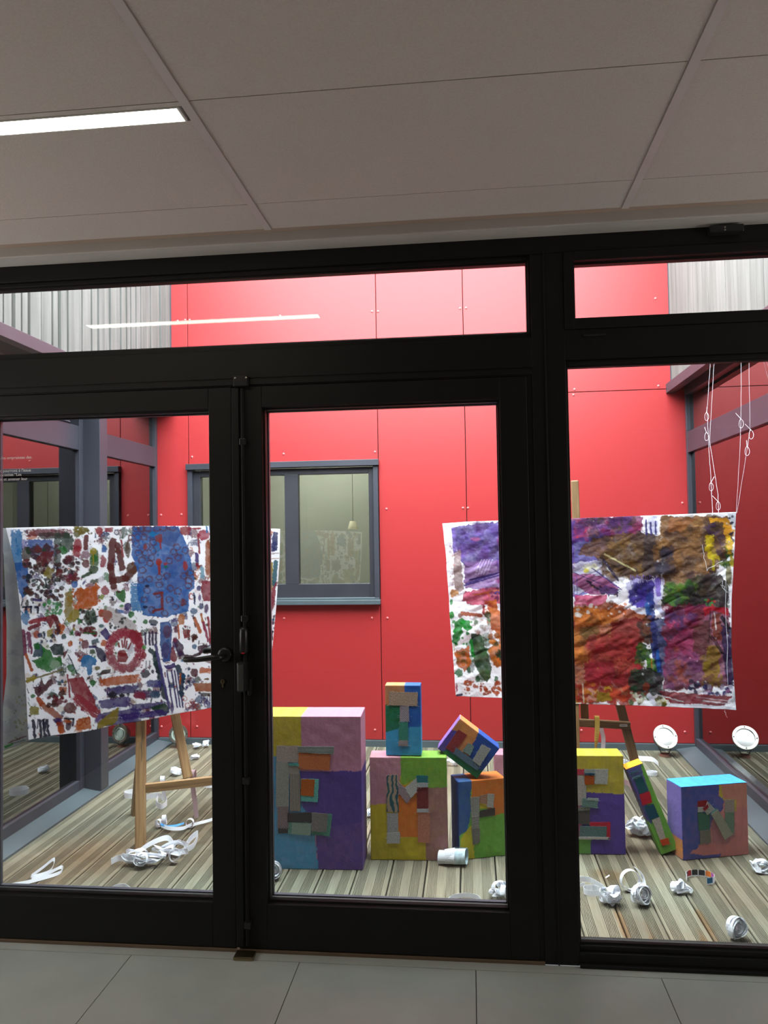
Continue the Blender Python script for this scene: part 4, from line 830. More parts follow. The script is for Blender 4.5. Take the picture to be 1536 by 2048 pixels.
    # central violet cross
    po([(520, 660), (620, 630), (850, 640), (830, 800), (760, 880), (600, 880), (540, 800)], (215, 210, 245), rag=1); po([(540, 740), (620, 670), (760, 650), (760, 760), (720, 860), (590, 860), (550, 800)], (70, 50, 160), rag=1, dry=.05); pr(560, 680, 740, 860, 24, [(60, 40, 150), (50, 40, 120), (90, 60, 180)], (20, 50), alpha=.8); l([(790, 640), (800, 760)], 26, (150, 120, 220), dry=.25); l([(830, 640), (825, 760)], 12, (240, 240, 250))
    for i in range(16): X0 = 560+i*18; l([(X0, 600+8*(i % 3)), (X0+4, 680)], 5, (120, 90, 200), dry=.1)
    po([(420, 860), (700, 880), (700, 950), (560, 970), (430, 900)], (230, 230, 245), rag=1, dry=.15); l([(720, 780), (740, 1000), (770, 1250), (800, 1450)], 34, (40, 60, 150), rag=1, dry=.05); l([(700, 850), (720, 980)], 22, (60, 110, 190), dry=.3); l([(790, 870), (900, 1000)], 26, (200, 200, 230), dry=.25)
    po([(60, 580), (300, 600), (470, 700), (440, 760), (200, 760), (40, 660)], (165, 75, 130), rag=1, dry=.12)
    for (x, y) in ((190, 650), (220, 680), (250, 700), (280, 715)): l([(x, y), (x+30, y+15)], 12, (55, 35, 70))
    l([(60, 570), (470, 740)], 5, (60, 50, 130)); l([(230, 540), (480, 720)], 8, (90, 70, 150), dry=.2); po([(290, 690), (470, 720), (440, 780), (300, 760)], (80, 45, 110), rag=1, dry=.1); po([(80, 770), (360, 770), (330, 860), (80, 860)], (210, 60, 120), rag=1, dry=.1)
    for x in (55, 75, 100): l([(x, 610), (x+3, 760)], 5, (90, 70, 180), dry=.1)
    # orange and red lower left
    po([(50, 880), (420, 830), (700, 960), (640, 1400), (600, 1680), (60, 1690)], (185, 90, 35), rag=1.2); po([(50, 870), (200, 860), (380, 920), (420, 1000), (60, 1050)], (225, 130, 30), rag=1, alpha=.8); pr(60, 880, 420, 1350, 90, [(205, 110, 35), (180, 85, 40), (215, 130, 50), (150, 90, 40)], (25, 70), alpha=.5); pr(130, 1050, 260, 1150, 8, [(120, 85, 40)], (25, 50), alpha=.7); pr(90, 830, 520, 960, 26, [(220, 110, 40), (235, 230, 230), (120, 60, 40)], (8, 24), alpha=.8)
    po([(400, 1000), (560, 960), (680, 980), (640, 1400), (560, 1560), (160, 1580), (170, 1380), (280, 1200), (390, 1150)], (150, 35, 40), rag=1.3); pr(200, 1150, 640, 1520, 90, [(165, 35, 45), (120, 30, 40), (180, 55, 50), (140, 60, 30), (190, 40, 60)], (25, 60), alpha=.55); po([(170, 1330), (420, 1350), (420, 1560), (170, 1560)], (185, 30, 60), rag=1, alpha=.5)
    for i in range(26): X0 = 420+i*8; l([(X0, 1280+20*(i % 4)), (X0+2, 1400+25*(i % 3))], 2, (230, 130, 60), dry=.3)
    for i in range(30): X0 = 150+i*10; l([(X0, 1510+12*(i % 5)), (X0+2, 1590+20*(i % 3))], 3, (240, 225, 225), dry=.15)
    pr(70, 1520, 420, 1690, 60, [(215, 175, 30), (190, 60, 30), (200, 110, 30), (170, 30, 40)], (12, 34)); po([(280, 1600), (420, 1600), (400, 1680), (260, 1680)], (165, 130, 25), rag=.8); pr(400, 1540, 560, 1700, 24, [(180, 50, 30), (200, 70, 30)], (16, 40)); l([(150, 1530), (160, 1690)], 7, (235, 225, 200), dry=.2)
    # green / dark bits in the centre
    po([(620, 1160), (700, 1200), (720, 1320), (660, 1340), (610, 1260)], (60, 90, 45), rag=1); pr(600, 1200, 760, 1430, 30, [(80, 120, 40), (50, 80, 50), (110, 130, 50)], (12, 30)); po([(700, 1300), (790, 1330), (780, 1430), (690, 1400)], (90, 150, 30), rag=1); l([(735, 1310), (745, 1400)], 6, (240, 150, 40)); pr(620, 980, 720, 1150, 12, [(70, 50, 50), (110, 60, 40)], (24, 44))
    po([(560, 1430), (700, 1390), (840, 1440), (820, 1620), (660, 1640), (540, 1560)], (42, 42, 42), rag=1.2); pr(580, 1430, 820, 1600, 30, [(30, 80, 50), (70, 60, 50), (60, 40, 50), (50, 50, 40)], (20, 46), alpha=.8); b(690, 1555, 34, 40, (150, 60, 30)); pr(560, 1600, 720, 1700, 24, [(110, 130, 90), (230, 230, 210), (130, 60, 40)], (10, 26)); l([(720, 1630), (780, 1710)], 26, (235, 235, 250)); pr(780, 1640, 900, 1710, 20, [(200, 190, 80), (235, 235, 220), (130, 120, 40)], (12, 26))
    # blue to magenta lower right
    po([(730, 960), (900, 960), (880, 1300), (850, 1500), (760, 1350)], (50, 50, 120), rag=1.2, dry=.05); l([(790, 1250), (800, 1420)], 16, (30, 100, 190), dry=.2)
    po([(860, 880), (1180, 850), (1400, 880), (1430, 1550), (840, 1580), (860, 1200)], (145, 45, 95), rag=1.2); pr(880, 1000, 1130, 1300, 70, [(190, 60, 110), (160, 45, 90), (200, 80, 130), (130, 40, 80)], (25, 65), alpha=.55); po([(1060, 880), (1200, 880), (1180, 1070), (1070, 1060)], (130, 30, 50), rag=1, alpha=.8); pr(840, 1030, 960, 1130, 12, [(120, 40, 70), (90, 40, 80)], (24, 40)); pr(870, 880, 1100, 1040, 30, [(90, 50, 110), (150, 30, 80), (110, 50, 90)], (20, 50), alpha=.7); pr(860, 1230, 1160, 1560, 70, [(150, 80, 130), (170, 60, 110), (130, 80, 110), (180, 90, 60), (110, 60, 110)], (20, 50), alpha=.6)
    po([(1100, 1050), (1230, 980), (1260, 1180), (1180, 1300), (1090, 1240)], (105, 55, 50), rag=1.1, alpha=.85); po([(1170, 880), (1260, 860), (1400, 880), (1390, 940), (1260, 900), (1200, 950)], (205, 35, 60), rag=.6); po([(1250, 940), (1320, 920), (1340, 1160), (1260, 1160)], (150, 70, 50), rag=1); l([(1275, 920), (1290, 1060)], 7, (235, 225, 230), dry=.2); po([(1220, 1200), (1310, 1190), (1320, 1420), (1240, 1600), (1180, 1400)], (160, 125, 35), rag=1.1); pr(1160, 1250, 1330, 1560, 34, [(150, 110, 50), (120, 70, 60), (170, 140, 40)], (16, 36), alpha=.7); po([(1330, 1020), (1430, 1050), (1440, 1540), (1380, 1520), (1350, 1300)], (55, 35, 90), rag=.8); l([(1340, 960), (1400, 1050)], 18, (40, 25, 50), dry=.1)
    for dx in (0, 22, 45): l([(1230+dx, 1110+dx*.3), (1340+dx*.3, 1270)], 6, (28, 18, 22))
    l([(1240, 900), (1225, 1180)], 6, (60, 30, 40)); pr(1070, 1500, 1240, 1600, 24, [(30, 25, 60), (60, 60, 100), (220, 220, 230)], (8, 26)); pr(1180, 1540, 1420, 1620, 30, [(200, 190, 215), (150, 90, 140), (50, 50, 120)], (10, 24))
    po([(800, 1590), (1100, 1610), (1420, 1630), (1360, 1710), (1080, 1700), (900, 1700)], (165, 25, 50), rag=.7, dry=.05); l([(1120, 1640), (1400, 1670)], 5, (240, 240, 245), dry=.1); l([(1180, 1670), (1380, 1690)], 8, (240, 240, 245), dry=.1); l([(880, 1700), (1460, 1730)], 9, (238, 240, 248)); b(1440, 1640, 26, 60, (230, 235, 240), rag=.8); l([(800, 1625), (1010, 1680)], 8, (235, 235, 240), dry=.15)
    l([(20, 92), (1450, 68)], 6, (240, 240, 248)); P.prints(1140, 1040, 1465, 1400, 140, [(235, 230, 240), (60, 45, 60), (210, 150, 60)], (.8, 2.6), alpha=.55)
    # ---- left strip
    q2 = 5.388; A2 = lambda x, y: (870+x/q2, 1030+y/q2)
    def b2(x, y, rx, ry, c, **k): X, Y = A2(x, y); P.blob(X, Y, rx/q2, ry/q2, c, **k)
    def l2(pts, w, c, **k): P.line([A2(*p) for p in pts], w/q2, c, **k)
    def po2(pts, c, **k): P.poly([A2(*p) for p in pts], c, **k)
    def pr2(x0, y0, x1, y1, n, cols, rr, **k): X, Y = A2(x0, y0); X1, Y1 = A2(x1, y1); P.prints(X, Y, X1, Y1, n, cols, (rr[0]/q2, rr[1]/q2), **k)
    po2([(180, 150), (300, 110), (560, 80), (1500, 60), (1500, 520), (330, 560), (240, 400)], (105, 75, 165), rag=1); pr2(260, 110, 1400, 480, 60, [(90, 60, 150), (120, 70, 150), (130, 90, 190), (100, 60, 120)], (30, 90), alpha=.5); b2(440, 260, 60, 24, (190, 90, 130), alpha=.6)
    l2([(200, 150), (215, 400)], 22, (150, 120, 210), dry=.3); po2([(205, 400), (280, 380), (310, 800), (260, 830), (210, 780)], (175, 140, 140), rag=.6, alpha=.85)
    for j in range(17): l2([(190, 160+38*j), (228, 160+38*j)], 3, (120, 90, 130))
    po2([(320, 500), (1400, 460), (1400, 780), (320, 800)], (165, 120, 185), rag=1, dry=.1); 
    for i in range(5): l2([(440+30*i, 640), (500+30*i, 480)], 6, (225, 215, 240), dry=.15)
    for (a, c_) in (((320, 760), (720, 640)), ((340, 740), (720, 610)), ((380, 700), (700, 620))): l2([a, c_], 12, (70, 45, 130), dry=.1)
    po2([(320, 830), (520, 790), (1400, 760), (1400, 900), (420, 970), (300, 930)], (205, 65, 110), rag=1); l2([(420, 860), (700, 810)], 10, (220, 120, 40)); l2([(640, 840), (1100, 830)], 20, (70, 45, 130), dry=.15); pr2(540, 780, 700, 900, 12, [(130, 40, 90), (200, 80, 60)], (10, 30))
    b2(210, 840, 42, 46, (210, 140, 50), rag=.8, dry=.1); b2(178, 940, 22, 34, GR); b2(182, 1080, 34, 42, (20, 160, 40)); l2([(185, 1100), (188, 1190)], 4, (70, 170, 80)); l2([(300, 1060), (500, 1080)], 24, (190, 90, 50), dry=.08); b2(275, 1080, 22, 30, (170, 120, 110)); l2([(530, 980), (530, 1060)], 16, (190, 60, 60), dry=.1)
    po2([(560, 920), (670, 910), (670, 1020), (740, 1060), (740, 1300), (620, 1240)], (220, 115, 30), rag=.9); pr2(540, 920, 640, 1060, 16, [(190, 70, 50), (215, 120, 50)], (10, 24)); b2(575, 1080, 42, 40, (100, 90, 45)); b2(585, 1140, 22, 50, (50, 120, 40)); b2(445, 1155, 26, 30, (30, 120, 40)); pr2(380, 1110, 620, 1300, 40, [(170, 150, 140), (200, 130, 110), (215, 200, 195)], (10, 26), alpha=.5)
    po2([(220, 1150), (290, 1110), (370, 1140), (410, 1210), (360, 1250), (310, 1210), (290, 1300), (240, 1390), (180, 1380), (210, 1260)], (15, 155, 45), rag=.7); pr2(200, 1120, 400, 1400, 20, [(15, 160, 45), (10, 140, 40)], (12, 26))
    po2([(380, 1270), (500, 1290), (560, 1450), (620, 1700), (560, 1800), (470, 1680), (400, 1480)], (50, 85, 45), rag=1); pr2(380, 1300, 600, 1750, 40, [(40, 75, 45), (60, 110, 50), (80, 90, 50)], (22, 55), alpha=.6); l2([(390, 1350), (420, 1520)], 20, (20, 150, 50))
    po2([(300, 1430), (370, 1410), (390, 1640), (320, 1680), (230, 1600), (220, 1480)], (200, 100, 30), rag=.9); pr2(230, 1450, 380, 1640, 14, [(150, 100, 40), (215, 110, 30)], (20, 36)); po2([(580, 1420), (1300, 1300), (1300, 1640), (640, 1620)], (205, 110, 35), rag=1); pr2(600, 1280, 740, 1620, 20, [(190, 110, 40), (120, 90, 40), (220, 130, 40)], (20, 40)); b2(258, 1705, 48, 44, (15, 120, 40), rag=.6); b2(466, 1760, 30, 34, (20, 100, 40)); b2(370, 1670, 24, 44, (40, 90, 50)); b2(665, 1760, 24, 30, (40, 110, 50))
    pr2(320, 1790, 740, 1930, 60, [(205, 100, 40), (190, 80, 30)], (8, 26)); b2(235, 1860, 14, 60, (170, 30, 70)); l2([(230, 1950), (290, 1930)], 14, (50, 25, 90)); l2([(320, 1790), (420, 1750)], 3, (190, 60, 90)); l2([(205, 1400), (208, 1490)], 6, (220, 190, 40)); pr2(160, 330, 220, 800, 16, [(200, 160, 180), (215, 150, 140)], (8, 20), alpha=.7)
    P.prints(1000, 1180, 1145, 1400, 60, [OR, DR, (200, 110, 50), DG], (4, 12)); P.prints(1000, 1060, 1145, 1180, 40, [(110, 60, 150), (150, 50, 120)], (6, 14), alpha=.7)
nR = Vector((-.24, -1, 0)).normalized(); pR = Vector((.6, 1.42, 1.0))
def depthR(PX, PY, s, t):
    w_ = VNS[1].fbm(PX/34+PY/60, PY/26-PX/60, 4)-.5
    fold = np.abs(VNS[2].fbm((PX*.5+PY)/30, (PX-PY*.5)/90, 3)-.5)
    d = .018*w_+.034*fold*(.4+.6*np.sin(t*pi).clip(0, 1))+.012*np.sin(s*7)*t
    return tuple(pR), tuple(nR), d
rc = sheet('painted_cloth', [(885, 1047), (940, 1043), (1140, 1037), (1300, 1031), (1472, 1024)], [(912, 1392), (1010, 1395), (1145, 1408), (1300, 1413), (1472, 1419)],
    [(885, 1047), (892, 1110), (897, 1180), (905, 1300), (912, 1392)], [(1472, 1024), (1469, 1100), (1463, 1200), (1463, 1300), (1472, 1419)], 600, 400, WHT, paint_right, depthR, M['cloth'])
tag(rc, 'crumpled cloth soaked in purple, brown, orange and magenta paint on the right easel', 'painted cloth')
# loose threads on the cloth hems
def wander(p, q, n, amp, seed):
    rr = random.Random(seed); out = []
    for i in range(n):
        t = i/(n-1); out.append(p.lerp(q, t)+Vector((rr.uniform(-1, 1)*amp, rr.uniform(-.3, .3)*amp, rr.uniform(-1, 1)*amp)))
    return out
def on_r(px, py, off=-.02): return at_pl(px, py, pR, nR)-nR*off*-1
th = MB()
for i, (a, c_) in enumerate((((1448, 1418), (1453, 1432)), ((1405, 1090), (1412, 1140)), ((1412, 1140), (1445, 1120)), ((1450, 1130), (1455, 1370)), ((1450, 1180), (1442, 1160)), ((1440, 1170), (1455, 1185)))):
    P0 = at_pl(*a, pR, nR)+nR*.03; P1 = at_pl(*c_, pR, nR)+nR*.03
    th.tube(wander(P0, P1, 7, .004, i), .0008, 5)
th.build('loose_threads', 'paper', rc)
# strings from the right soffit to the cloth
def string(pts, lab, seed, knots=()):
    mb = MB(); pp = []
    for a, c_ in zip(pts[:-1], pts[1:]): pp += wander(a, c_, 8, .0008, seed)[:-1]
    pp.append(pts[-1]); mb.tube(pp, .0006, 6)
    for kx in knots:
        rr = random.Random(seed+int(kx.z*100)); lp = [kx+Vector((.010*sin(t_), .004*cos(t_*1.7), -.022+.022*cos(t_))) for t_ in [i*.5 for i in range(14)]]
        mb.tube(lp, .0010, 5); mb.tube([kx, kx+Vector((rr.uniform(-.03, .03), 0, .03))], .0013, 5)
    o = mb.build('nylon_string', 'paper', loc=pts[-1]); tag(o, lab, 'string', 'strings holding the right cloth'); return o
def sp(px, py, Y): return at_y(px, py, Y)
topz = 2.394
def hang(px, Y):   # point on the drip flashing
    return Vector((1.352, Y, topz))
c1, c2, c3 = at_pl(1425, 1030, pR, nR)+nR*.01, at_pl(1437, 1030, pR, nR)+nR*.01, at_pl(1472, 1027, pR, nR)+nR*.01
string([Vector((1.345, 1.75, topz)), sp(1414, 820, 1.7), sp(1418, 900, 1.6), sp(1422, 960, 1.5), c1], 'leftmost knotted string from the right eave to the cloth top', 1, (sp(1413, 825, 1.7), sp(1413, 865, 1.65), sp(1422, 965, 1.5)))
string([Vector((1.350, 1.70, topz)), sp(1419, 880, 1.6), sp(1436, 990, 1.45), c2], 'second knotted string from the right eave, close beside the leftmost', 2, (sp(1436, 1003, 1.42),))
string([Vector((1.36, 1.30, topz)), sp(1482, 840, 1.25), sp(1480, 900, 1.2), c3], 'third string from the right eave, ending at the cloth corner', 3, (sp(1482, 838, 1.25),))
string([Vector((1.36, 1.20, topz)), sp(1500, 860, 1.22), sp(1494, 900, 1.2), c3+Vector((.003, 0, .002))], 'rightmost knotted string from the right eave, ending at the cloth corner', 4, (sp(1502, 860, 1.22), sp(1494, 893, 1.2)))

# ------------------------------------------------------------------ easels
def wbar(parent, name, a, b_, w_, d_, m, side=(1, 0, 0), bevel=.003):
    a = Vector(a); b_ = Vector(b_); ln = (b_-a).length; t = (b_-a).normalized()
    sd = Vector(side); sd = (sd-t*sd.dot(t)).normalized(); nn = t.cross(sd)
    mb = MB().box(-w_/2, w_/2, -d_/2, d_/2, 0, ln); me_o = mb.build(name, m, None, bevel=bevel)
    me_o.parent = parent
    Mx = Matrix(((sd.x, nn.x, t.x, a.x), (sd.y, nn.y, t.y, a.y), (sd.z, nn.z, t.z, a.z), (0, 0, 0, 1)))
    me_o.matrix_local = Matrix.Translation(-Vector(parent.location)) @ Mx
    return me_o
ef = at_z(281, 1700)
el = empty('easel', (ef.x, ef.y, 0)); tag(el, 'pine easel with a cracked front leg holding the many-print cloth at left', 'easel')
up = at_y(283, 1250, ef.y+.28)
wbar(el, 'leg', ef, up, .046, .034, 'easel', (1, .2, 0))
f2 = at_z(267, 1630); f2.z = .0; wbar(el, 'leg', f2, at_y(303, 1250, f2.y-.05), .045, .022, 'easel', (.6, -.8, 0))
cb0 = at_y(286, 1577, ef.y+.075); cb1 = cb0+Vector((.49, .23, .0))
wbar(el, 'crossbar', cb0, cb1, .022, .042, 'easel', (.42, -1, 0))
mp_ = cb0.lerp(cb1, .52); mp_ = at_pl(376, 1556, cb0+Vector((0, .03, 0)), nL); wbar(el, 'mast', mp_, at_pl(322, 1290, mp_+Vector((0, .24, 0)), nL), .046, .024, 'easel', (1, .4, 0))
rf = Vector((cb1.x-.02, cb1.y-.05, 0)); wbar(el, 'leg', rf, Vector((rf.x-.10, rf.y+.10, 1.1)), .046, .034, 'easel', (1, .4, 0))
ck = MB()
for pts in (((284, 1452), (285, 1470), (283, 1492), (284, 1510), (283, 1523)), ((281, 1484), (280, 1498))):
    pp = [at_pl(x_, y_, ef+Vector((0, -.022, 0)), Vector((0, -1, (up.y-ef.y)/up.z)).normalized()) for x_, y_ in pts]; ck.tube(pp, [.0008]+[.0016]*(len(pp)-2)+[.0008], 5)
ck.build('crack', 'dark', el)

def spt(px, py, Y): return at_y(px, py, Y)
EY = 1.53
eb = at_y(1150, 1100, EY); er = empty('easel', (eb.x, EY, 0)); tag(er, 'oak A-frame easel holding the dark purple and orange cloth at right', 'easel')
mt = at_y(1149, 961, EY+.02); mbm = at_y(1170, 1446, EY-.0)
wbar(er, 'mast', mbm, mt, .041, .022, 'easel2', (1, 0, 0), .006)
ap = at_y(1155, 1085, EY+.005)
r1 = at_y(1241, 1414, EY-.03); r2_ = ap+(r1-ap)*((ap.z)/(ap.z-r1.z)); wbar(er, 'leg', r2_, ap, .046, .022, 'easel2', (1, 0, 0))
l1 = Vector((2*ap.x-r2_.x, r2_.y, 0)); wbar(er, 'leg', l1, ap, .046, .022, 'easel2', (1, 0, 0))
s1 = at_y(1152, 1460, EY-.10); rr_ = Vector((s1.x, s1.y-.0, 0)); wbar(er, 'leg', rr_, at_y(1148, 1200, EY-.05), .030, .022, 'easel', (1, 0, 0))
c0 = at_y(1085, 1441, EY-.045); c1_ = at_y(1261, 1451, EY-.045)
cbm = wbar(er, 'crossbar', c0, c1_, .020, .042, 'easel2', (0, 1, 0), .008)
lb = at_y(1247, 1451, EY-.058)
MB().box(lb.x-.019, lb.x+.019, lb.y-.002, lb.y, lb.z-.006, lb.z+.006).build('white_label', 'white', er)
tx = MB(); 
for i in range(9): tx.box(lb.x-.015+.0034*i, lb.x-.013+.0034*i, lb.y-.0026, lb.y-.002, lb.z-.002, lb.z+.002)
tx.build('label_print', 'dark', er)

# ------------------------------------------------------------------ painted boxes
M['boxpaint'] = attrmat('painted_cardboard', .62, .22, 160)
def pbox(name, TL, TR, BR_, BL_, origin_face, depth, paint, label, wob=.0, side_paint=None, res=.004, z_on=0.):
    """front face is given by its four real corners; other faces follow by depth"""
    fx = (BR_-BL_); W = fx.length; fx.normalize(); fz = (TL-BL_); H = fz.length; fz = (fz-fx*fz.dot(fx)).normalized(); fy = fz.cross(fx)   # away from viewer
    if fy.y < 0: fy = -fy
    verts = []; faces = []; cols = []
    def face(o, u, v, U, V, kind):
        nu = max(2, int(U/res)); nv = max(2, int(V/res)); n = len(verts)
        uu = np.linspace(0, U, nu); vv = np.linspace(0, V, nv); UU, VV = np.meshgrid(uu, vv)
        pts = np.array(o)[None, None]+UU[..., None]*np.array(u)+VV[..., None]*np.array(v)
        PXY = pts-np.array(CAM); zz = PXY@np.array(_f)
        if kind == 'front':
            X = 768+F*(PXY@np.array(_r))/zz; Y = 1024-F*(PXY@np.array(_u))/zz
        else:
            # slightly inside the front edge: paint wraps round the edge
            pc = np.array(o)[None, None]+UU[..., None]*np.array(u)+VV[..., None]*np.array(v)
            # clamp to the front face then inset 3 mm
            rel = pc-np.array(BL_); a_ = (rel@np.array(fx)).clip(.006, W-.006); c_ = (rel@np.array(fz)).clip(.006, H-.006)
            pc = np.array(BL_)+a_[..., None]*np.array(fx)+c_[..., None]*np.array(fz)-np.array(CAM); z2 = pc@np.array(_f)
            X = 768+F*(pc@np.array(_r))/z2; Y = 1024-F*(pc@np.array(_u))/z2
        P = Paint(X, Y, (.3, .3, .3))
        (side_paint if (side_paint and kind == 'left') else paint)(P)
        P.c *= .70*(.86+.28*VNS[1].fbm(X/2.6, Y/14, 3)*1.0)[..., None]
        # softly bowed cardboard
        bow = np.array(fy)*(-.0025*math.copysign(1, 1))
        w0 = (VNS[3].fbm(UU*22+7, VV*22)-.5)*.003
        nrm = np.cross(np.array(u), np.array(v)); 
        edge = np.minimum(np.minimum(UU, U-UU), np.minimum(VV, V-VV)).clip(0, .02)/.02
        pts = pts+nrm*(w0*edge)[..., None]
        verts.extend(map(tuple, pts.reshape(-1, 3))); cols.append(P.c.reshape(-1, 3))
        idx = np.arange(nu*nv).reshape(nv, nu)+n
        faces.extend(map(tuple, np.stack([idx[:-1, :-1], idx[:-1, 1:], idx[1:, 1:], idx[1:, :-1]], -1).reshape(-1, 4).tolist()))
    face(BL_, fx, fz, W, H, 'front')
    face(BL_+fy*depth+fx*W, -fx, fz, W, H, 'back')
    face(BL_+fy*depth, -fy, fz, depth, H, 'left')
    face(BL_+fx*W, fy, fz, depth, H, 'right')
    face(BL_+fz*H, fx, fy, W, depth, 'top')
    face(BL_+fy*depth, fx, -fy, W, depth, 'bottom')
    base = BL_+fx*(W/2)+fy*(depth/2)
    me = bpy.data.meshes.new(name); me.from_pydata([tuple(Vector(v)-base) for v in verts], [], faces); me.update()
    a = me.color_attributes.new('paint', 'FLOAT_COLOR', 'POINT'); cc = np.ones((len(verts), 4), np.float32); cc[:, :3] = np.concatenate(cols); a.data.foreach_set('color', cc.reshape(-1))
    bm = bmesh.new(); bm.from_mesh(me); bmesh.ops.remove_doubles(bm, verts=bm.verts, dist=.0004); bm.to_mesh(me); bm.free()
    me.materials.append(M['boxpaint'])
    root = empty(name, base)
    b_ = bpy.data.objects.new('box_body', me); C.objects.link(b_); b_.parent = root
    bv = b_.modifiers.new('bevel', 'BEVEL'); bv.width = .003; bv.segments = 2; bv.limit_method = 'ANGLE'; bv.angle_limit = radians(50)
    tag(root, label, 'painted box', 'painted letter boxes on the deck')
    return root, BL_, fx, fy, fz
FAB = {}
def fab(c, kind='plain', ang=0.):
    k = (c, kind, round(ang, 1))
    if k not in FAB:
        col = tuple(min(1, v*1.1) for v in s2l(c))
        if kind == 'plain': FAB[k] = fabric('linen_'+str(len(FAB)), col, loose=.2)
        elif kind == 'stripe': FAB[k] = fabric('striped_'+str(len(FAB)), col, (tuple(v*.22 for v in col), 55), ang)
        elif kind == 'teal': FAB[k] = fabric('striped_'+str(len(FAB)), col, ((.03, .12, .15), 15), ang)
    return FAB[k]
def patch(root, fr_, poly, c, kind='plain', lay=1, ang=0., fray=True, name='fabric_patch'):
    """piece of cloth glued on the front; outline in photo measures, turned into a real polygon on the face"""
    _, BLc, fx, fy, fz = fr_
    pts = [at_pl(x_, y_, BLc, fy) for x_, y_ in poly]
    rr = random.Random(int(poly[0][0]*7+poly[0][1]))
    out = []
    n = len(pts)
    for i in range(n):
        a, b_ = pts[i], pts[(i+1) % n]; seg = max(2, int((b_-a).length/.006))
        for j in range(seg):
            t = j/seg; p = a.lerp(b_, t)+(fx*rr.uniform(-1, 1)+fz*rr.uniform(-1, 1))*(.0009 if fray else 0); out.append(p-fy*(.0012+.0016*lay-.0016))
    mb = MB().prism(out, -fy, .0016)
    if fray:
        cen = sum(pts, Vector())/n
        for i in range(n):
            a, b_ = pts[i], pts[(i+1) % n]
            for j in range(2):
                t = rr.random(); p = a.lerp(b_, t)-fy*(.0014+.0016*lay); dirv = (p-cen).normalized()+fx*rr.uniform(-.6, .6)
                mb.tube([p, p+dirv*rr.uniform(.003, .010)], .0005, 4)
    loc = sum(pts, Vector())/n
    o = mb.build(name, fab(c, kind, ang), root, loc=loc)
    return o
c3 = lambda x_, y_: (520+x_/2.844, 1340+y_/2.844)
c4 = lambda x_, y_: (1120+x_/3.692, 1440+y_/3.692)
def P3(*p): return [c3(*q) for q in p]
def P4(*p): return [c4(*q) for q in p]
def R3(x0, y0, x1, y1): return P3((x0, y0), (x1, y0), (x1, y1), (x0, y1))
def R4(x0, y0, x1, y1): return P4((x0, y0), (x1, y0), (x1, y1), (x0, y1))
YB = (205, 185, 20); PKB = (200, 135, 165); PUB = (82, 55, 155); SKB = (60, 165, 215); GRB = (110, 175, 60); ORB = (225, 110, 25); MVB = (165, 110, 120); DB = (15, 75, 165); GN = (5, 120, 40); OB = (225, 145, 60); SAL = (215, 130, 125)
def corners(tl, tr, br, bl, zbase=0., Y=None):
    BLc = at_z(*bl, zbase) if Y is None else at_y(*bl, Y[0]); BRc = at_z(*br, zbase) if Y is None else at_y(*br, Y[1])
    n = (BRc-BLc); n.z = 0; n = Vector((-n.y, n.x, 0)).normalized()
    H = (at_pl(*tl, BLc, n).z+at_pl(*tr, BLc, n).z)/2-(BLc.z+BRc.z)/2
    BRc.z = BLc.z
    return BLc+Vector((0, 0, H)), BRc+Vector((0, 0, H)), BRc, BLc
def floorfix(cs, z=.0008):
    return [c+Vector((0, 0, z)) for c in cs]

# 1 big E box
def p1(P):
    P.c[:] = s2l(PKB); P.poly(P3((-200, 100), (228, 100), (236, 430), (232, 495), (-200, 495)), YB, rag=.3); P.poly(P3((228, 575), (700, 575), (700, 1300), (310, 1300), (325, 1100), (318, 900), (230, 700)), PUB, rag=.3)
    P.poly(P3((-200, 490), (100, 490), (230, 480), (232, 700), (320, 900), (310, 960), (325, 1020), (318, 1060), (335, 1110), (320, 1300), (-200, 1300)), SKB, rag=.4)
    P.poly(P3((228, 575), (700, 575), (700, 850), (330, 900), (230, 760)), PUB, rag=.2)
    P.line(P3((585, 840), (470, 1080)), .8, (60, 40, 120)); 
    for i in range(14): x_ = 250+i*25; P.line(P3((x_, 640+(i*53) % 60), (x_+20, 760+(i*31) % 80)), 1, (110, 85, 160), dry=.35, alpha=.5)
b1 = pbox('letter_box', *floorfix(corners((492, 1433), (723, 1433), (726, 1741), (494, 1737))), None, .19, p1, 'largest box, yellow, pink, blue and purple, with a cloth letter E')
R_ = b1[0]
patch(R_, b1, R3(95, 430, 220, 525), (175, 160, 155)); patch(R_, b1, R3(92, 527, 165, 775), (160, 160, 155)); patch(R_, b1, R3(165, 535, 222, 595), (165, 155, 150)); patch(R_, b1, R3(165, 530, 220, 543), (90, 170, 165), lay=2)
patch(R_, b1, P3((215, 470), (402, 470), (395, 570), (218, 562)), (205, 120, 75), lay=1); patch(R_, b1, P3((215, 434), (422, 434), (420, 480), (215, 466)), (165, 175, 170), 'stripe', 2, pi/2)
patch(R_, b1, P3((232, 618), (336, 620), (328, 750), (232, 745)), (110, 190, 185)); patch(R_, b1, P3((236, 618), (312, 622), (306, 718), (232, 710)), (215, 115, 40), 'stripe', 2, .9)
patch(R_, b1, R3(170, 590, 230, 800), (170, 160, 155), 'stripe', 2, 0); patch(R_, b1, R3(100, 775, 163, 900), (165, 145, 150), 'stripe', 1, .8); patch(R_, b1, R3(104, 890, 160, 928), (70, 70, 72))
patch(R_, b1, P3((300, 815), (412, 820), (395, 945), (295, 935)), (90, 150, 135)); patch(R_, b1, P3((160, 812), (296, 808), (294, 864), (157, 862)), (72, 70, 72), lay=2); patch(R_, b1, P3((296, 808), (388, 815), (378, 918), (294, 914)), (135, 130, 128), lay=3)
patch(R_, b1, R3(162, 864, 186, 930), (100, 150, 140)); patch(R_, b1, P3((182, 866), (293, 868), (290, 940), (180, 932)), (145, 165, 155), lay=2)
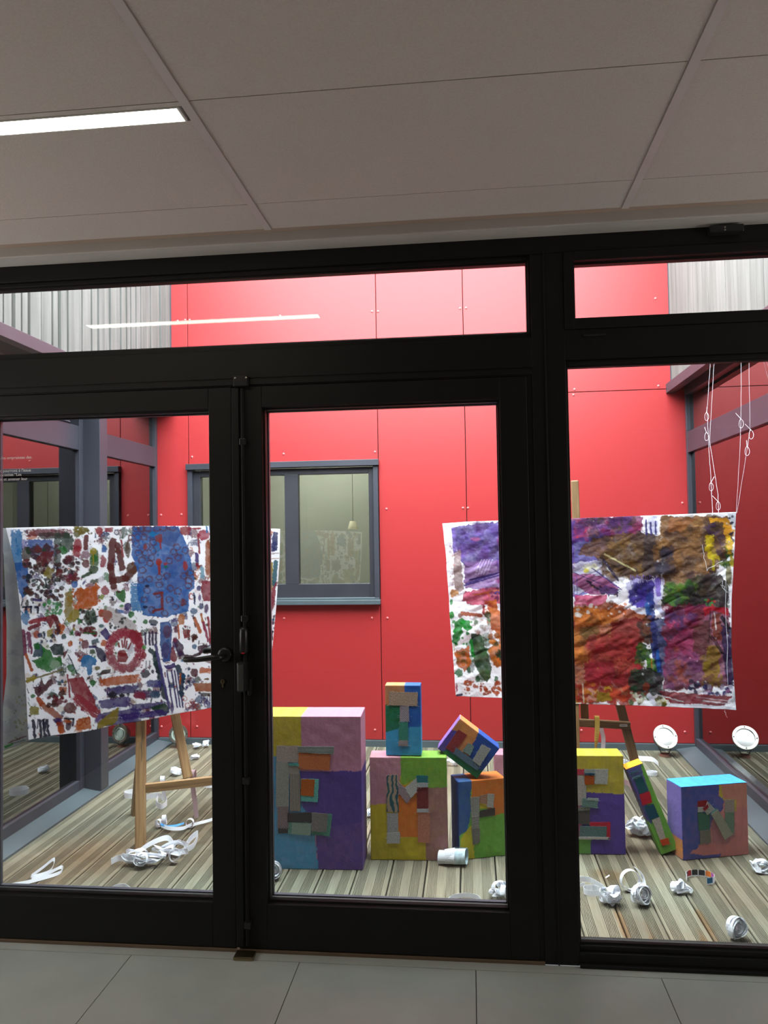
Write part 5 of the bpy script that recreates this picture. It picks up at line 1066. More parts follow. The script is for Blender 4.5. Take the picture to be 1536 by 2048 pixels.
# 2 M box
def p2(P):
    P.c[:] = s2l(YB); P.poly(P3((600, 400), (800, 480), (806, 520), (800, 600), (790, 640), (720, 760), (600, 768)), PKB, rag=.3); P.poly(P3((800, 400), (1120, 400), (1120, 672), (950, 672), (890, 620), (800, 660)), GRB, rag=.3)
    P.poly(P3((940, 670), (1120, 665), (1120, 1200), (945, 1200), (940, 900)), MVB, rag=.3); P.poly(P3((785, 640), (900, 700), (900, 950), (785, 950)), ORB, rag=.2)
cs2 = floorfix(corners((740, 1516), (892, 1514), (897, 1722), (742, 1720)))
b2_ = pbox('letter_box', *cs2, None, .115, p2, 'box with a cloth letter M, carrying a smaller box with a T')
R_ = b2_[0]; f_ = b2_
patch(R_, f_, P3((720, 598), (785, 596), (790, 808), (720, 805)), (170, 150, 130), 'teal', 1, 0); patch(R_, f_, P3((785, 632), (870, 715), (835, 760), (790, 700)), (185, 165, 175), 'stripe', 1, .8); patch(R_, f_, P3((893, 610), (893, 690), (860, 725), (825, 668)), (190, 190, 188), lay=2)
patch(R_, f_, P3((890, 598), (957, 600), (955, 640), (890, 638)), (45, 120, 130), lay=2); patch(R_, f_, R3(893, 640, 955, 665), (175, 180, 185), lay=3); patch(R_, f_, R3(893, 665, 957, 790), (125, 55, 58)); patch(R_, f_, R3(893, 788, 960, 808), (185, 185, 190), lay=2); patch(R_, f_, P3((897, 810), (965, 808), (965, 982), (898, 978)), (195, 130, 110))
patch(R_, f_, P3((722, 815), (786, 812), (785, 920), (724, 925)), (170, 172, 172)); patch(R_, f_, P3((722, 925), (798, 920), (795, 985), (722, 985)), (190, 190, 188), lay=2)
zt = cs2[0].z+.0035; y2f = cs2[3].y
# 3 T box stands on the M box
def p3_(P):
    P.c[:] = s2l(SKB); P.poly(P3((690, 60), (822, 60), (822, 130), (740, 130), (740, 200), (690, 200)), OB, rag=.1); P.poly(P3((690, 196), (800, 196), (800, 330), (720, 352), (690, 355)), GN, rag=.2); P.poly(P3((820, 50), (960, 50), (960, 315), (880, 322), (845, 325), (800, 320), (800, 150), (820, 130)), (15, 85, 185), rag=.2)
    P.line(P3((715, 396), (925, 398)), .7, (90, 190, 225)); P.line(P3((718, 238), (925, 242)), .6, (40, 130, 190), alpha=.6)
yb = y2f+.022
b3 = pbox('letter_box', *corners((770, 1370), (841, 1369), (843, 1510), (772, 1510), Y=(yb, yb)), None, .075, p3_, 'small upright box with a cloth letter T, standing on the M box')
dz = zt-b3[1].z; b3[0].location.z += dz
R_ = b3[0]; f_ = b3
for a_ in ((P3((735, 122), (898, 128), (895, 205), (733, 200)), (185, 160, 140), 'plain', 1, 0), (R3(795, 205, 848, 293), (190, 180, 190), 'stripe', 1, .8), (R3(790, 295, 842, 402), (70, 145, 125), 'plain', 1, 0), (R3(788, 400, 842, 432), (195, 180, 185), 'stripe', 2, .8)):
    patch(R_, f_, a_[0], a_[1], a_[2], a_[3], a_[4])
# 5 P box
def p5(P):
    P.c[:] = s2l(GRB); P.poly(P3((1000, 560), (1200, 560), (1208, 660), (1195, 700), (1200, 760), (1195, 860), (1170, 920), (1135, 945), (1130, 1200), (1000, 1200)), DB, rag=.5); P.poly(P3((1205, 560), (1500, 560), (1500, 805), (1395, 810), (1330, 830), (1290, 780), (1200, 740)), ORB, rag=.3)
    P.poly(P3((1140, 960), (1200, 880), (1215, 960), (1222, 1150), (1138, 1150)), YB, rag=.3); P.poly(P3((1250, 755), (1290, 755), (1290, 790), (1250, 790)), YB, rag=.1)
def p5s(P): P.c[:] = s2l((12, 60, 140))
cs5 = floorfix(corners((918, 1566), (1012, 1554), (1014, 1711), (919, 1721)))
b5 = pbox('letter_box', *cs5, None, .115, p5, 'blue, orange and green box with a cloth letter P, under the tilted box', side_paint=p5s)
R_ = b5[0]; f_ = b5
patch(R_, f_, P3((1195, 725), (1248, 720), (1248, 830), (1203, 835)), (150, 150, 145)); patch(R_, f_, P3((1202, 835), (1246, 828), (1244, 895), (1205, 900)), (165, 165, 160), 'stripe', 2, pi/2); patch(R_, f_, P3((1202, 900), (1250, 898), (1250, 980), (1210, 992)), (130, 125, 120))
patch(R_, f_, P3((1250, 712), (1290, 706), (1288, 760), (1252, 758)), (170, 130, 110)); patch(R_, f_, P3((1292, 702), (1332, 704), (1326, 782), (1290, 780)), (175, 172, 165), lay=2); patch(R_, f_, P3((1250, 800), (1335, 782), (1335, 825), (1245, 838)), (75, 70, 68))
# 4 tilted box lying on top of the P box, leaning on the M box
def p4_(P):
    P.c[:] = s2l(DB); P.poly(P3((1050, 200), (1140, 200), (1245, 350), (1225, 400), (1205, 430), (1185, 500), (1130, 480), (1100, 440), (1130, 350), (1060, 340)), OB, rag=.3); P.poly(P3((950, 400), (1055, 320), (1110, 350), (1065, 460), (1060, 520), (950, 520)), (95, 60, 165), rag=.2); P.poly(P3((1000, 480), (1065, 455), (1250, 570), (1320, 560), (1250, 700), (1000, 600)), GN, rag=.2)
def p4s(P): P.c[:] = s2l((150, 110, 200))
yT = cs5[3].y+.040
Bp = at_y(957, 1558, yT); Lp = at_y(876, 1500, yT+.0); Tp = at_y(919, 1434, yT); Rp = at_y(996, 1497, yT)
ux = (Bp-Lp).normalized(); ux2 = (Rp-Tp).normalized(); u_ = (ux+ux2).normalized(); cen_ = (Bp+Lp+Tp+Rp)/4; v_ = Vector((-u_.z, 0, u_.x)); W_ = ((Bp-Lp).length+(Rp-Tp).length)/2; H_ = ((Tp-Lp).length+(Rp-Bp).length)/2
BLq = cen_-u_*W_/2-v_*H_/2; BRq = BLq+u_*W_; TLq = BLq+v_*H_; TRq = BRq+v_*H_
b4 = pbox('letter_box', TLq, TRq, BRq, BLq, None, .085, p4_, 'tilted box balanced on one corner on the P box, cloth letter E', side_paint=p4s)
R_ = b4[0]; f_ = b4
patch(R_, f_, P3((1128, 337), (1178, 370), (1102, 472), (1056, 442)), (150, 60, 62)); patch(R_, f_, P3((1115, 440), (1258, 540), (1236, 572), (1100, 475)), (95, 115, 135), lay=2); patch(R_, f_, P3((1185, 415), (1218, 432), (1196, 486), (1152, 460)), (130, 150, 145)); patch(R_, f_, P3((1262, 420), (1313, 448), (1250, 545), (1208, 512)), (165, 165, 162), lay=3)
# 6 E box right
def p6(P):
    P.c[:] = s2l(PUB); P.poly(P4((-200, 150), (700, 150), (700, 545), (400, 545), (220, 535), (-200, 560)), YB, rag=.4); P.poly(P4((-200, 860), (228, 870), (220, 1100), (-200, 1100)), GRB, rag=.3); P.poly(P4((-200, 600), (150, 610), (160, 870), (-200, 870)), (195, 80, 130), rag=.3)
b6 = pbox('letter_box', *floorfix(corners((1106, 1512), (1245, 1511), (1252, 1710), (1110, 1708))), None, .125, p6, 'yellow and purple box with a cloth letter E, right of the door mullion')
R_ = b6[0]; f_ = b6
patch(R_, f_, R4(60, 362, 125, 410), (190, 60, 80)); patch(R_, f_, R4(120, 362, 180, 405), (190, 60, 80)); patch(R_, f_, R4(178, 362, 255, 392), (150, 160, 158), lay=2); patch(R_, f_, R4(180, 390, 252, 405), (30, 75, 100), lay=3); patch(R_, f_, P4((255, 362), (355, 362), (350, 473), (250, 470)), (180, 178, 172)); patch(R_, f_, R4(180, 405, 250, 475), (210, 100, 30), 'stripe', 2, .9)
patch(R_, f_, P4((60, 400), (182, 410), (180, 610), (160, 630), (60, 625)), (175, 165, 158)); patch(R_, f_, R4(172, 480, 192, 605), (170, 165, 160), lay=2); patch(R_, f_, P4((165, 575), (280, 590), (275, 650), (162, 635)), (110, 140, 135), lay=3); patch(R_, f_, P4((200, 570), (282, 574), (280, 592), (200, 588)), (160, 170, 165), lay=4)
patch(R_, f_, P4((135, 640), (220, 640), (220, 665), (133, 668)), (120, 120, 112), lay=2); patch(R_, f_, P4((133, 668), (220, 665), (218, 770), (133, 765)), (85, 80, 78)); patch(R_, f_, P4((220, 755), (372, 752), (372, 868), (345, 870), (220, 800)), (195, 45, 65)); patch(R_, f_, P4((145, 780), (345, 785), (342, 865), (140, 860)), (95, 120, 120), lay=2); patch(R_, f_, P4((60, 858), (355, 862), (352, 880), (60, 875)), (185, 180, 175), lay=3)
# 7 leaning I box
def p7(P):
    P.c[:] = s2l(GRB); P.poly(P4((400, 200), (600, 260), (600, 350), (660, 540), (640, 620), (680, 700), (680, 775), (600, 700)), PUB, rag=.2); P.poly(P4((440, 330), (600, 280), (596, 322), (470, 372)), (245, 150, 35), rag=.1)
def p7t(P): P.c[:] = s2l((245, 150, 35))
bl7 = at_z(1323, 1711); br7 = at_z(1353.5, 1701)
yA = bl7.y; tl7 = at_y(1247, 1540, yA+.01); tr7 = at_y(1278, 1528, yA+.01)
tl7 = tl7+Vector((.012, 0, 0))
w7 = .080; up7 = (tl7-bl7).normalized(); fx7 = Vector((cos(.0), .03, 0)); fx7 = (fx7-up7*fx7.dot(up7)).normalized()
H7 = (tl7-bl7).length; BL7 = Vector((bl7.x, bl7.y, .003)); BR7 = BL7+fx7*w7
# rest on its lower right... lift so lowest corner touches the deck
low = min(BL7.z, BR7.z); BL7.z += .0012-low; BR7 = BL7+fx7*w7
b7 = pbox('letter_box', BL7+up7*H7, BR7+up7*H7, BR7, BL7, None, .085, p7, 'narrow green and purple box with a cloth letter I, leaning on its neighbour', res=.003)
# orange painted top
def quadtop(fr_, W, H, D, col):
    root, o_, fx, fy, fz = fr_; a = o_+fz*H
    return MB().prism([a+fz*.001, a+fx*W+fz*.001, a+fx*W+fy*D+fz*.001, a+fy*D+fz*.001], fz, .0012).build('top_panel', mat('paint_top', s2l(col), .6, .15, 30, .3), root, loc=a)
quadtop(b7, w7, H7, .085, (250, 150, 30))
R_ = b7[0]; f_ = b7
for pl, c_, ly in ((((518, 385), (575, 368), (578, 382), (522, 403)), (70, 105, 125), 1), (((540, 420), (600, 402), (648, 520), (588, 545)), (30, 85, 95), 1), (((535, 425), (595, 402), (598, 415), (540, 437)), (90, 125, 135), 2), (((585, 550), (660, 525), (680, 605), (608, 630)), (190, 30, 50), 1), (((620, 640), (690, 620), (732, 715), (660, 738)), (15, 75, 95), 1), (((680, 738), (735, 715), (778, 870), (738, 885)), (180, 172, 160), 1), (((735, 888), (795, 868), (810, 912), (755, 928)), (200, 75, 35), 2)):
    patch(R_, f_, P4(*pl), c_, lay=ly)
# 8 N box
def p8(P):
    P.c[:] = s2l(SAL); P.poly(P4((840, 420), (1175, 480), (1175, 560), (1210, 580), (1205, 660), (1120, 740), (1100, 910), (1020, 920), (1020, 945), (985, 960), (955, 985), (1080, 1000), (1190, 985), (1160, 1080), (840, 1100)), DB, rag=.3)
    P.poly(P4((840, 850), (915, 860), (915, 1100), (840, 1100)), DB, rag=.1); P.poly(P4((1175, 480), (1195, 485), (1200, 575), (1305, 590), (1300, 680), (1280, 640), (1280, 590), (1210, 590), (1178, 560)), YB, rag=.2); P.poly(P4((1120, 740), (1300, 720), (1290, 860), (1230, 920), (1120, 900)), (165, 110, 120), rag=1, alpha=.7); P.poly(P4((1195, 490), (1420, 460), (1420, 640), (1300, 640), (1300, 590), (1200, 570)), (215, 140, 115), rag=.5, alpha=.8)
def p8s(P): P.c[:] = s2l((130, 110, 190)); P.poly(P4((700, 890), (1500, 890), (1500, 1200), (700, 1200)), (225, 145, 50), rag=.2)
b8 = pbox('letter_box', *floorfix(corners((1366.5, 1574.6), (1498.7, 1566), (1498, 1709.5), (1366, 1721.7))), None, .125, p8, 'blue and salmon box with a cloth letter N, rightmost of the boxes', side_paint=p8s)
R_ = b8[0]; f_ = b8
W8 = (at_z(1498, 1709.5)-at_z(1366, 1721.7)).length
H8 = corners((1366.5, 1574.6), (1498.7, 1566), (1498, 1709.5), (1366, 1721.7))[0].z
quadtop(b8, W8, H8, .125, (60, 150, 215))
patch(R_, f_, P4((1015, 600), (1085, 590), (1080, 625), (1050, 645), (1015, 640)), (150, 30, 40)); patch(R_, f_, P4((1015, 642), (1055, 640), (1060, 675), (1015, 678)), (180, 178, 172), lay=2); patch(R_, f_, P4((1015, 680), (1105, 690), (1103, 805), (1022, 818)), (70, 115, 95)); patch(R_, f_, P4((1030, 818), (1105, 808), (1112, 905), (1032, 915)), (125, 120, 105), 'plain', 2)
patch(R_, f_, P4((1085, 600), (1140, 655), (1085, 700), (1060, 665)), (178, 178, 172), lay=2); patch(R_, f_, P4((1085, 620), (1092, 640), (1065, 670), (1050, 650)), (150, 30, 40), lay=3); patch(R_, f_, P4((1110, 690), (1140, 650), (1165, 660), (1120, 700)), (120, 160, 160), lay=3); patch(R_, f_, P4((1160, 658), (1270, 840), (1210, 880), (1112, 695)), (160, 158, 138), lay=4)
patch(R_, f_, P4((1215, 590), (1285, 585), (1283, 680), (1213, 682)), (165, 150, 140)); patch(R_, f_, P4((1220, 683), (1284, 680), (1282, 840), (1262, 830), (1218, 745)), (115, 140, 118), lay=1)
# 9 pink box glimpsed behind the P box
def p9(P): P.c[:] = s2l((205, 140, 160)); P.prints(980, 1500, 1100, 1700, 60, [(190, 120, 145), (215, 155, 170)], (3, 10), alpha=.5)
p9a = at_y(988, 1509, 1.30); p9b = at_y(1090, 1511, 1.30)
b9 = pbox('letter_box', Vector((p9a.x, 1.30, p9a.z)), Vector((p9b.x, 1.30, p9a.z)), Vector((p9b.x, 1.30, .0008)), Vector((p9a.x, 1.30, .0008)), None, .12, p9, 'plain pink box half hidden behind the P box', res=.008)

# ------------------------------------------------------------------ floodlights
def flood(c, r, aim, lab, lit):
    c = Vector(c); a = Vector(aim).normalized(); o = empty('floodlight', (c.x, c.y, 0)); tag(o, lab, 'floodlight')
    MB().lathe(c, a, [(0, -.07), (r*.45, -.07), (r*.8, -.045), (r*.92, -.01), (r*.92, .0)], 32).build('lamp_housing', 'black' if lit else 'steel', o, smooth=True, loc=c)
    MB().lathe(c, a, [(r*.72, .004), (r*.74, .010), (r*.97, .010), (r, .004), (r*.98, -.004), (r*.74, -.004)], 40).build('rim', 'steel', o, smooth=False, loc=c)
    MB().lathe(c, a, [(0, .006), (r*.5, .005), (r*.78, .001)], 32).build('lens', 'flood' if lit else 'lens', o, smooth=True, loc=c)
    if not lit: MB().lathe(c, a, [(r*.46, .0072), (r*.50, .009), (r*.54, .0066)], 32).build('lens_ring', 'steel', o, smooth=True, loc=c)
    for k in range(4):
        t = a.orthogonal().normalized(); t2 = a.cross(t); p = c+(t*cos(pi/4+k*pi/2)+t2*sin(pi/4+k*pi/2))*r*.86
        MB().lathe(p, a, [(0, .013), (.004, .012), (.004, .009)], 10).build('screw', 'dark', o, loc=p)
    MB().tube([(c.x-r*.55, c.y+.01, c.z-r*.75), (c.x-r*.3, c.y+.01, .02), (c.x, c.y+.015, .01), (c.x+r*.3, c.y+.01, .02), (c.x+r*.6, c.y+.01, c.z-r*.75)], .003, 8).build('bracket', 'dark', o)
    MB().lathe((c.x, c.y+.015, .0), (0, 0, 1), [(0, .016), (r*.35, .014), (r*.45, .002), (r*.45, .0)], 20).build('base', mat('rusty_base', (.16, .06, .04), .8), o)
    MB().tube([(c.x+.02, c.y-.01, .012), (c.x+.05, c.y-.02, .008), (c.x+.06, c.y-.05, .006)], .003, 6).build('cable', 'dark', o)
fl1 = at_y(357, 1468, 2.60); flood(fl1, .066, (.25, -1, .15), 'unlit round steel floodlight in the left back corner behind the easel', False)
fl2 = at_y(1330, 1474, 2.56); flood(fl2, .080, (.16, -1, .62), 'round floodlight with a bright white face in the right back corner', True)  # white face is a pale metal reflector that emits nothing

# ------------------------------------------------------------------ paper tape
def strip(mb, pts, wd, width):
    n = len(mb.v); m = len(pts)
    for p, w_ in zip(pts, wd): w_ = Vector(w_).normalized(); mb.v += [tuple(Vector(p)-w_*width/2), tuple(Vector(p)+w_*width/2)]
    mb.f += [(n+2*i, n+2*i+1, n+2*i+3, n+2*i+2) for i in range(m-1)]
def coil(mb, c, ax, r0, r1, turns, width, rr, wob=.12, steps=22):
    ax = Vector(ax).normalized(); a = ax.orthogonal().normalized(); b_ = ax.cross(a); N_ = int(turns*steps); pts = []; wd = []; ph = rr.uniform(0, 6); ph2 = rr.uniform(0, 6)
    for i in range(N_+1):
        t = i/steps*2*pi; f = i/N_; r = r0+(r1-r0)*f; r *= 1+wob*sin(2*t*.73+ph)
        sh = ax*(width*.35*sin(t*.31+ph2)*wob*4); pts.append(Vector(c)+(a*cos(t)+b_*sin(t)*(1-wob*.6))*r+sh); wd.append(ax+a*wob*1.3*sin(t*.5+ph)+b_*wob*sin(t*.37))
    strip(mb, pts, wd, width); return pts[-1], ax
def smoothpath(P, n):
    P = [Vector(p) for p in P]; out = []; m = len(P)
    for i in range(m-1):
        p0, p1, p2, p3 = P[max(i-1, 0)], P[i], P[i+1], P[min(i+2, m-1)]
        for j in range(n):
            t = j/n; out.append(.5*((2*p1)+(p2-p0)*t+(2*p0-5*p1+4*p2-p3)*t*t+(3*p1-p0-3*p2+p3)*t**3))
    out.append(P[-1]); return out
def run(mb, P, width, wdirs=None, n=8):
    pts = smoothpath(P, n); wd = smoothpath(wdirs or [(0, 0, 1)]*len(P), n); strip(mb, pts, wd, width); return pts
def crumple(mb, c, rx, ry, rz, k, width, rr):
    P = []; W = []
    for i in range(k):
        t = rr.uniform(0, 2*pi); u = rr.uniform(-.9, .9); q = (1-u*u)**.5
        P.append(Vector(c)+Vector((rx*q*cos(t), ry*q*sin(t), rz*u))); W.append(Vector((rr.uniform(-1, 1), rr.uniform(-1, 1), rr.uniform(-.3, 1))).normalized())
    for i in range(1, k):
        if W[i].dot(W[i-1]) < 0: W[i] = -W[i]
    run(mb, P, width, W, 7)
TW = .028
def paper(mb, lab, m='paper', base=None, lift=True, group='paper tape scattered on the deck', name='paper_tape', cat='paper tape'):
    if lift:
        z = min(v[2] for v in mb.v); mb.v = [(v[0], v[1], v[2]-z+.002) for v in mb.v]
    xs_ = [v[0] for v in mb.v]; ys_ = [v[1] for v in mb.v]; zs_ = [v[2] for v in mb.v]
    loc = base if base is not None else Vector((sum(xs_)/len(xs_), sum(ys_)/len(ys_), min(zs_)))
    o = mb.build(name, m, loc=loc, smooth=False)
    s = o.modifiers.new('thickness', 'SOLIDIFY'); s.thickness = .0008; s.offset = 0
    tag(o, lab, cat, group); return o
def G(px, py, dz=0.): p = at_z(px, py); p.z += dz; return p
def sc(px, py): p = G(px, py); return (p-CAM).dot(_f)/F   # metres per pixel there
def roll(px, py, wpx, lab, ax=(1, .2, .1), turns=4.5, hpx=None, seed=0, tail=None, m='paper', wid=None):
    rr = random.Random(seed); k = sc(px, py); r = (hpx or wpx)*k/2; c = G(px, py)+Vector((0, r*.6, r)); mb = MB()
    coil(mb, c, ax, r*.30, r*.92, turns, wid or TW, rr, .10)
    if wid: coil(mb, c, (ax[0], ax[1]+.1, ax[2]), r*.8, r, 1.5, wid*.6, rr, .1)
    else:
        for i_ in range(6):
            a_ = Vector(ax).normalized()+Vector((rr.uniform(-.45, .45), rr.uniform(-.3, .3), rr.uniform(-.45, .45))); coil(mb, c+Vector((rr.uniform(-.12, .12), 0, rr.uniform(-.06, .06)))*r, a_, r*(.66+.05*i_), r*(.80+.04*i_), rr.uniform(.7, 1.4), .019, rr, .10)
    if tail: run(mb, [G(*q) + Vector((0, 0, .015)) for q in tail], TW)
    return paper(mb, lab, m)
def heap(px, py, wpx, hpx, lab, k_=9, seed=0, tail=None, coils=1, m='paper'):
    rr = random.Random(seed); k = sc(px, py); c = G(px, py)+Vector((0, hpx*k*.4, hpx*k/2)); mb = MB()
    crumple(mb, c, wpx*k*.40, hpx*k*.45, hpx*k*.32, k_+4, .022, rr)
    for i in range(coils):
        coil(mb, c+Vector((rr.uniform(-.22, .22)*wpx*k, 0, rr.uniform(-.05, .05)*hpx*k)), (rr.uniform(-1, 1), -.8, rr.uniform(-.2, .5)), hpx*k*.22, hpx*k*.40, 1.8, TW, rr, .18)
    if tail: run(mb, [G(*q) + Vector((0, 0, .015)) for q in tail], TW)
    return paper(mb, lab, m)
def ring(px, py, wpx, lab, seed=0, turns=1.2, wid=TW, m='paper'):
    rr = random.Random(seed); k = sc(px, py); r = wpx*k/2; mb = MB(); coil(mb, G(px, py)+Vector((0, r*.9, wid/2)), (.03, .05, 1), r*.95, r, turns, wid, rr, .05); return paper(mb, lab, m)
# left bay
heap(390, 1499, 22, 16, 'crumpled paper tape by the back wall, next to the taller twin clump', seed=1, k_=7, coils=0)
heap(409, 1497, 22, 19, 'second crumpled clump by the back wall, just left of the door stile', seed=2, k_=7, coils=0)
heap(386, 1521, 24, 13, 'flat crumple of paper tape between the back wall and the easel crossbar', seed=3, k_=7, coils=0)
roll(350, 1553, 20, 'roll of paper tape standing behind the easel mast', (0.2, .2, 1), 3.5, 24, 4)
ring(262, 1600, 40, 'loop of paper tape left of the easel front leg', 5)
mb = MB(); run(mb, [G(290, 1606, .03), G(305, 1604, .035), G(318, 1603, .035), G(330, 1606, .03), G(334, 1612, .02), G(322, 1620, .02), G(312, 1616, .03), G(316, 1608, .035)], .03); paper(mb, 'curled end of paper tape behind the easel front leg')
mb = MB(); q0 = at_y(322, 1558, 1.03); run(mb, [q0+Vector((.0, .03, -.02)), q0+Vector((.005, .01, .012)), q0+Vector((.012, -.015, 0)), q0+Vector((.02, -.017, -.05)), q0+Vector((.022, -.015, -.10))], .022, [(1, 0, 0)]*4+[(.5, .6, 0)])
paper(mb, 'short white tape draped over the left easel crossbar', lift=False)
mb = MB(); q0 = at_y(386, 1546, 1.19); run(mb, [q0+Vector((-.004, .03, -.03)), q0+Vector((0, .01, .014)), q0+Vector((0, -.018, 0)), q0+Vector((.006, -.022, -.06)), q0+Vector((.016, -.02, -.14)), q0+Vector((.024, -.02, -.22))], .024, [(1, 0, 0)]*4+[(.8, .6, 0)]*2)
paper(mb, 'long pinkish tape draped over the left easel crossbar and hanging down', 'paperpink', lift=False)
ring(416, 1578, 26, 'paper tape loop at the edge of the door stile under the crossbar end', 7)
mb = MB(); rr = random.Random(8); coil(mb, G(328, 1653, .03), (1, .3, .1), .014, .028, 1.7, .02, rr, .1); coil(mb, G(318, 1656, .02), (.3, 1, .1), .012, .022, 1.5, .02, rr, .1)
run(mb, [G(322, 1658, .012), G(340, 1664, .012), G(365, 1664, .012), G(384, 1656, .014)], .018, [(0, .6, .8)]*4); coil(mb, G(381, 1656, .02), (.1, -1, .1), .014, .026, 1.3, .02, rr, .05); run(mb, [G(386, 1656, .010), G(400, 1652, .01), G(418, 1648, .012), G(440, 1640, .012)], .016, [(0, .6, .8)]*4)
paper(mb, 'long curled tape with a knotted bow, in front of the easel crossbar')
mb = MB(); run(mb, [G(320, 1657, .024), G(333, 1661, .022), G(350, 1661, .024), G(368, 1657, .026)], .011, [(0, .7, .7)]*4); paper(mb, 'bright blue painted tape lying along the bow-knotted curl', 'paperblue', lift=False)
mb = MB(); rr = random.Random(9); crumple(mb, G(290, 1730, .035), .09, .05, .03, 20, .024, rr); crumple(mb, G(345, 1715, .035), .085, .04, .03, 17, .024, rr)
coil(mb, G(283, 1738, .035), (.2, -1, .2), .016, .034, 2.4, TW, rr, .15); coil(mb, G(350, 1728, .03), (.3, -1, .4), .014, .032, 2.2, TW, rr, .1); run(mb, [G(222, 1733, .014), G(240, 1728, .02), G(262, 1732, .018), G(280, 1728, .02)], TW); run(mb, [G(270, 1722, .02), G(300, 1704, .03), G(335, 1694, .035), G(350, 1708, .02)], TW*.9, [(0, .5, .8)]*4)
paper(mb, 'biggest tangled heap of white tape, at the foot of the left easel')
mb = MB(); rr = random.Random(10); run(mb, [G(368, 1707, .015), G(382, 1694, .035), G(396, 1684, .035), G(388, 1697, .012), G(370, 1708, .012), G(356, 1714, .012)], TW); paper(mb, 'folded tape loop just right of the biggest heap')
mb = MB(); run(mb, [G(62, 1757, .01), G(85, 1745, .02), G(108, 1730, .025), G(100, 1748, .012), G(64, 1760, .012), G(90, 1755, .012), G(122, 1740, .012), G(118, 1750, .008), G(60, 1768, .01), G(20, 1776, .01), G(-20, 1788, .01)], .016, [(0, .6, .8)]*11); paper(mb, 'loose bundle of thin tape strands near the left edge of the deck')
mb = MB(); rr = random.Random(11); run(mb, [G(215, 1795, .012), G(232, 1789, .022), G(250, 1786, .02), G(262, 1794, .02), G(280, 1798, .012)], TW); paper(mb, 'low tape curl against the sill of the left door leaf')
# middle bay
roll(545, 1764, 30, 'roll of paper tape in front of the largest box', (.5, -1, .2), 3.2, 36, 12)
o = roll(898, 1733, 44, 'thick roll of tape with blue smudges in front of the P box', (1, -.15, .05), 4, 30, 13, wid=.075)
mb = MB(); rr = random.Random(14); q0 = o.location; coil(mb, Vector((q0.x+.052, q0.y, q0.z+.036)), (1, -.2, .05), .030, .038, 1.1, .06, rr, .05); o2 = mb.build('outer_wrap', mat('blue_smudged_paper', (.55, .70, .82), .8, .35, 45), o, loc=q0, smooth=True); o2.location = (0, 0, 0)
heap(1000, 1806, 52, 46, 'crumpled white tape at the foot of the right door stile', seed=15, k_=13, coils=1)
mb = MB(); run(mb, [G(892, 1812, .012), G(905, 1800, .012), G(930, 1796, .012), G(955, 1800, .012), G(964, 1812, .012)], .018); paper(mb, 'thin arc of tape lying at the sill of the right door leaf')
heap(737, 1638, 10, 26, 'white tape glimpsed between the largest box and the M box', seed=16, k_=6, coils=0)
heap(905, 1533, 30, 22, 'white tape behind the tilted box', seed=17, k_=7, coils=0)
# right bay
mb = MB(); rr = random.Random(18); run(mb, [G(1150, 1768, .014), G(1175, 1768, .014), G(1196, 1778, .014), G(1208, 1786, .014)], .022); coil(mb, G(1186, 1796, .012)+Vector((0, .03, 0)), (0, .1, 1), .034, .036, 1.1, .022, rr, .04); run(mb, [G(1150, 1782, .01), G(1170, 1776, .012)], .014)
paper(mb, 'open loop of tape lying beside the right mullion')
heap(1226, 1818, 52, 46, 'crumpled ball of tape between the open loop and the coiled roll', seed=19, k_=14, coils=2)
mb = MB(); rr = random.Random(20); coil(mb, G(1262, 1782, .045), (.25, -1, .15), .036, .044, 1.3, .024, rr, .04); run(mb, [G(1270, 1776, .085), G(1284, 1778, .06), G(1290, 1786, .03), G(1288, 1796, .02)], .024, [(.3, -1, .2)]*4); paper(mb, 'upright open curl of tape standing behind the coiled roll')
roll(1287, 1816, 50, 'tightly wound roll of tape, round end facing the glass, behind the mullion side', (.45, -1, .35), 5, 42, 21, tail=((1262, 1800), (1268, 1806), (1280, 1808)))
heap(1368, 1794, 42, 34, 'crumpled tape in front of the N box, next to the coloured curl', seed=22, k_=11, coils=1)
mb = MB(); rr = random.Random(23); cc_ = G(1405, 1768, .018)+Vector((0, .03, 0)); 
def arc(a0, a1, r, m=9): return [cc_+Vector((r*cos(radians(a0+(a1-a0)*i/(m-1))), r*.75*sin(radians(a0+(a1-a0)*i/(m-1))), 0)) for i in range(m)]
run(mb, arc(190, -75, .056, 12), .026)
co = paper(mb, 'curl of tape painted in coloured squares, in front of the N box')
zz_ = .016
for k_, cl in enumerate(((30, 90, 160), (200, 50, 50), (40, 40, 45), (40, 40, 45), (225, 120, 40), (170, 90, 160), None, (30, 110, 160))):
    if cl is None: continue
    a0 = 175-k_*30; a1 = a0-26; mb = MB(); pp = arc(a0, a1, .0548 if k_ < 6 else .0555, 5); strip(mb, pp, [(0, 0, 1)]*5, .022)
    if k_ == 7: mb = MB(); pp = arc(-45, -75, .0575, 5); strip(mb, pp, [(0, 0, 1)]*5, .022)
    sq = mb.build('painted_square', mat('crayon_%d' % k_, s2l(cl), .7, .25, 60), co, loc=co.location); sq.location = (0, 0, 0)
    sq.modifiers.new('t', 'SOLIDIFY').thickness = .0006
for c_ in co.children:
    zmn = co.location.z
roll(1477, 1884, 44, 'ball of wound tape on the deck at the lower right, nearest to the glass', (.5, -1, .3), 5, 42, 24)
heap(1528, 1754, 44, 38, 'crumpled tape at the right edge, in front of the right glazing', seed=25, k_=10, coils=1)
heap(1290, 1680, 86, 50, 'large white heap of tape behind the leaning I box', seed=26, k_=18, coils=3)
ring(1306, 1554, 21, 'small flat ring of tape on the deck behind the leaning I box', 27, 2.0, .02)
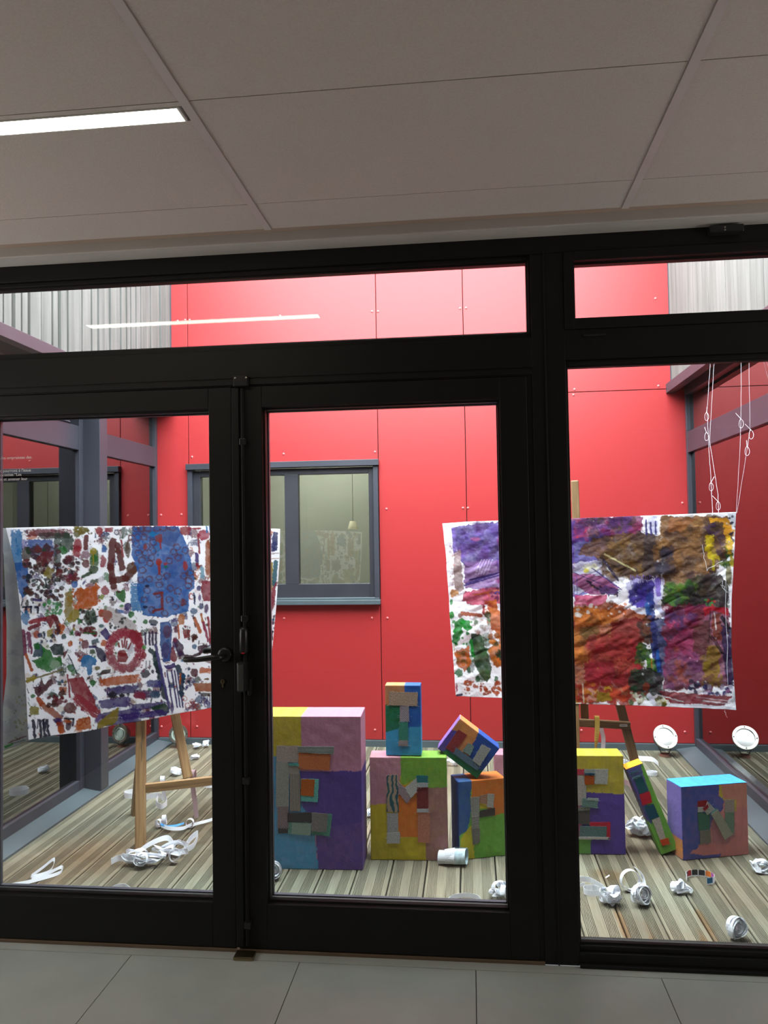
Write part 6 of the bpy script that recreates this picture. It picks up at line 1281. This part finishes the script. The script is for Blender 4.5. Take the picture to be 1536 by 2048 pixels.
mb = MB(); run(mb, [G(1262, 1521, .02), G(1285, 1522, .02), G(1305, 1524, .02), G(1317, 1533, .02)], .03, [(0, .4, .9)]*4); paper(mb, 'wavy length of tape at the foot of the right easel, near the bright-faced floodlight')
heap(1250, 1530, 20, 22, 'white tape clump behind the top of the leaning box', seed=28, k_=6, coils=0)
mb = MB(); run(mb, [G(1242, 1572, .02), G(1256, 1574, .02), G(1262, 1582, .02), G(1268, 1584, .015)], .03); paper(mb, 'pinkish tape behind the leaning box', 'paperpink')
mb = MB(); run(mb, [G(1211, 1757, .006), G(1219, 1752, .006)], .008, [(0, 1, .3)]*2); paper(mb, 'tiny white scrap of paper on the deck behind the mullion loop')
mb = MB(); q0 = at_y(1194, 1438, EY-.06); run(mb, [q0+Vector((0, .03, -.03)), q0+Vector((0, .015, .012)), q0+Vector((0, -.008, .004)), q0+Vector((-.003, -.012, -.06)), q0+Vector((-.012, -.01, -.15))], .024, [(1, 0, 0)]*4+[(.4, .8, 0)]); paper(mb, 'yellow tape hanging from the right easel crossbar', 'paperyellow', lift=False)
mb = MB(); q0 = at_y(1202, 1445, EY-.02); run(mb, [q0+Vector((0, 0, 0)), q0+Vector((.002, .0, -.04)), q0+Vector((.01, 0, -.08)), q0+Vector((.006, 0, -.15))], .022, [(1, 0, 0)]*4); paper(mb, 'white tape hanging behind the right easel crossbar', lift=False)

# ------------------------------------------------------------------ lamps of the room, seen mirrored in the glass
def pendant(x_, y_, z_, s, lab):
    o = empty('pendant_lamp', (x_, y_, z_)); tag(o, lab, 'lamp', 'pendant lamps'); 
    MB().lathe((x_, y_, z_), (0, 0, 1), [(s*.5, 0), (s*.3, s*.75), (s*.28, s*.76), (s*.48, .004)], 28).build('lamp_shade', 'shade', o, smooth=True)
    MB().lathe((x_, y_, z_), (0, 0, 1), [(0, s*.1), (s*.42, s*.1)], 24).build('bulb_disc', emit('bulb_glow', (1, .8, .5), 8.), o)
    MB().tube([(x_, y_, z_+s*.7), (x_, y_, 2.52 if y_ < 0 else 2.55)], .002, 6).build('cord', 'dark', o)
pe = at_y(216, 1019, 5.0); pendant(pe.x, -5.0, pe.z, .19, 'small cream pendant lamp mirrored in the left door glass')
pe = at_y(706, 1058, 3.6); pendant(pe.x-.0, 3.6, pe.z, .085, 'small cream lampshade seen through the back window')
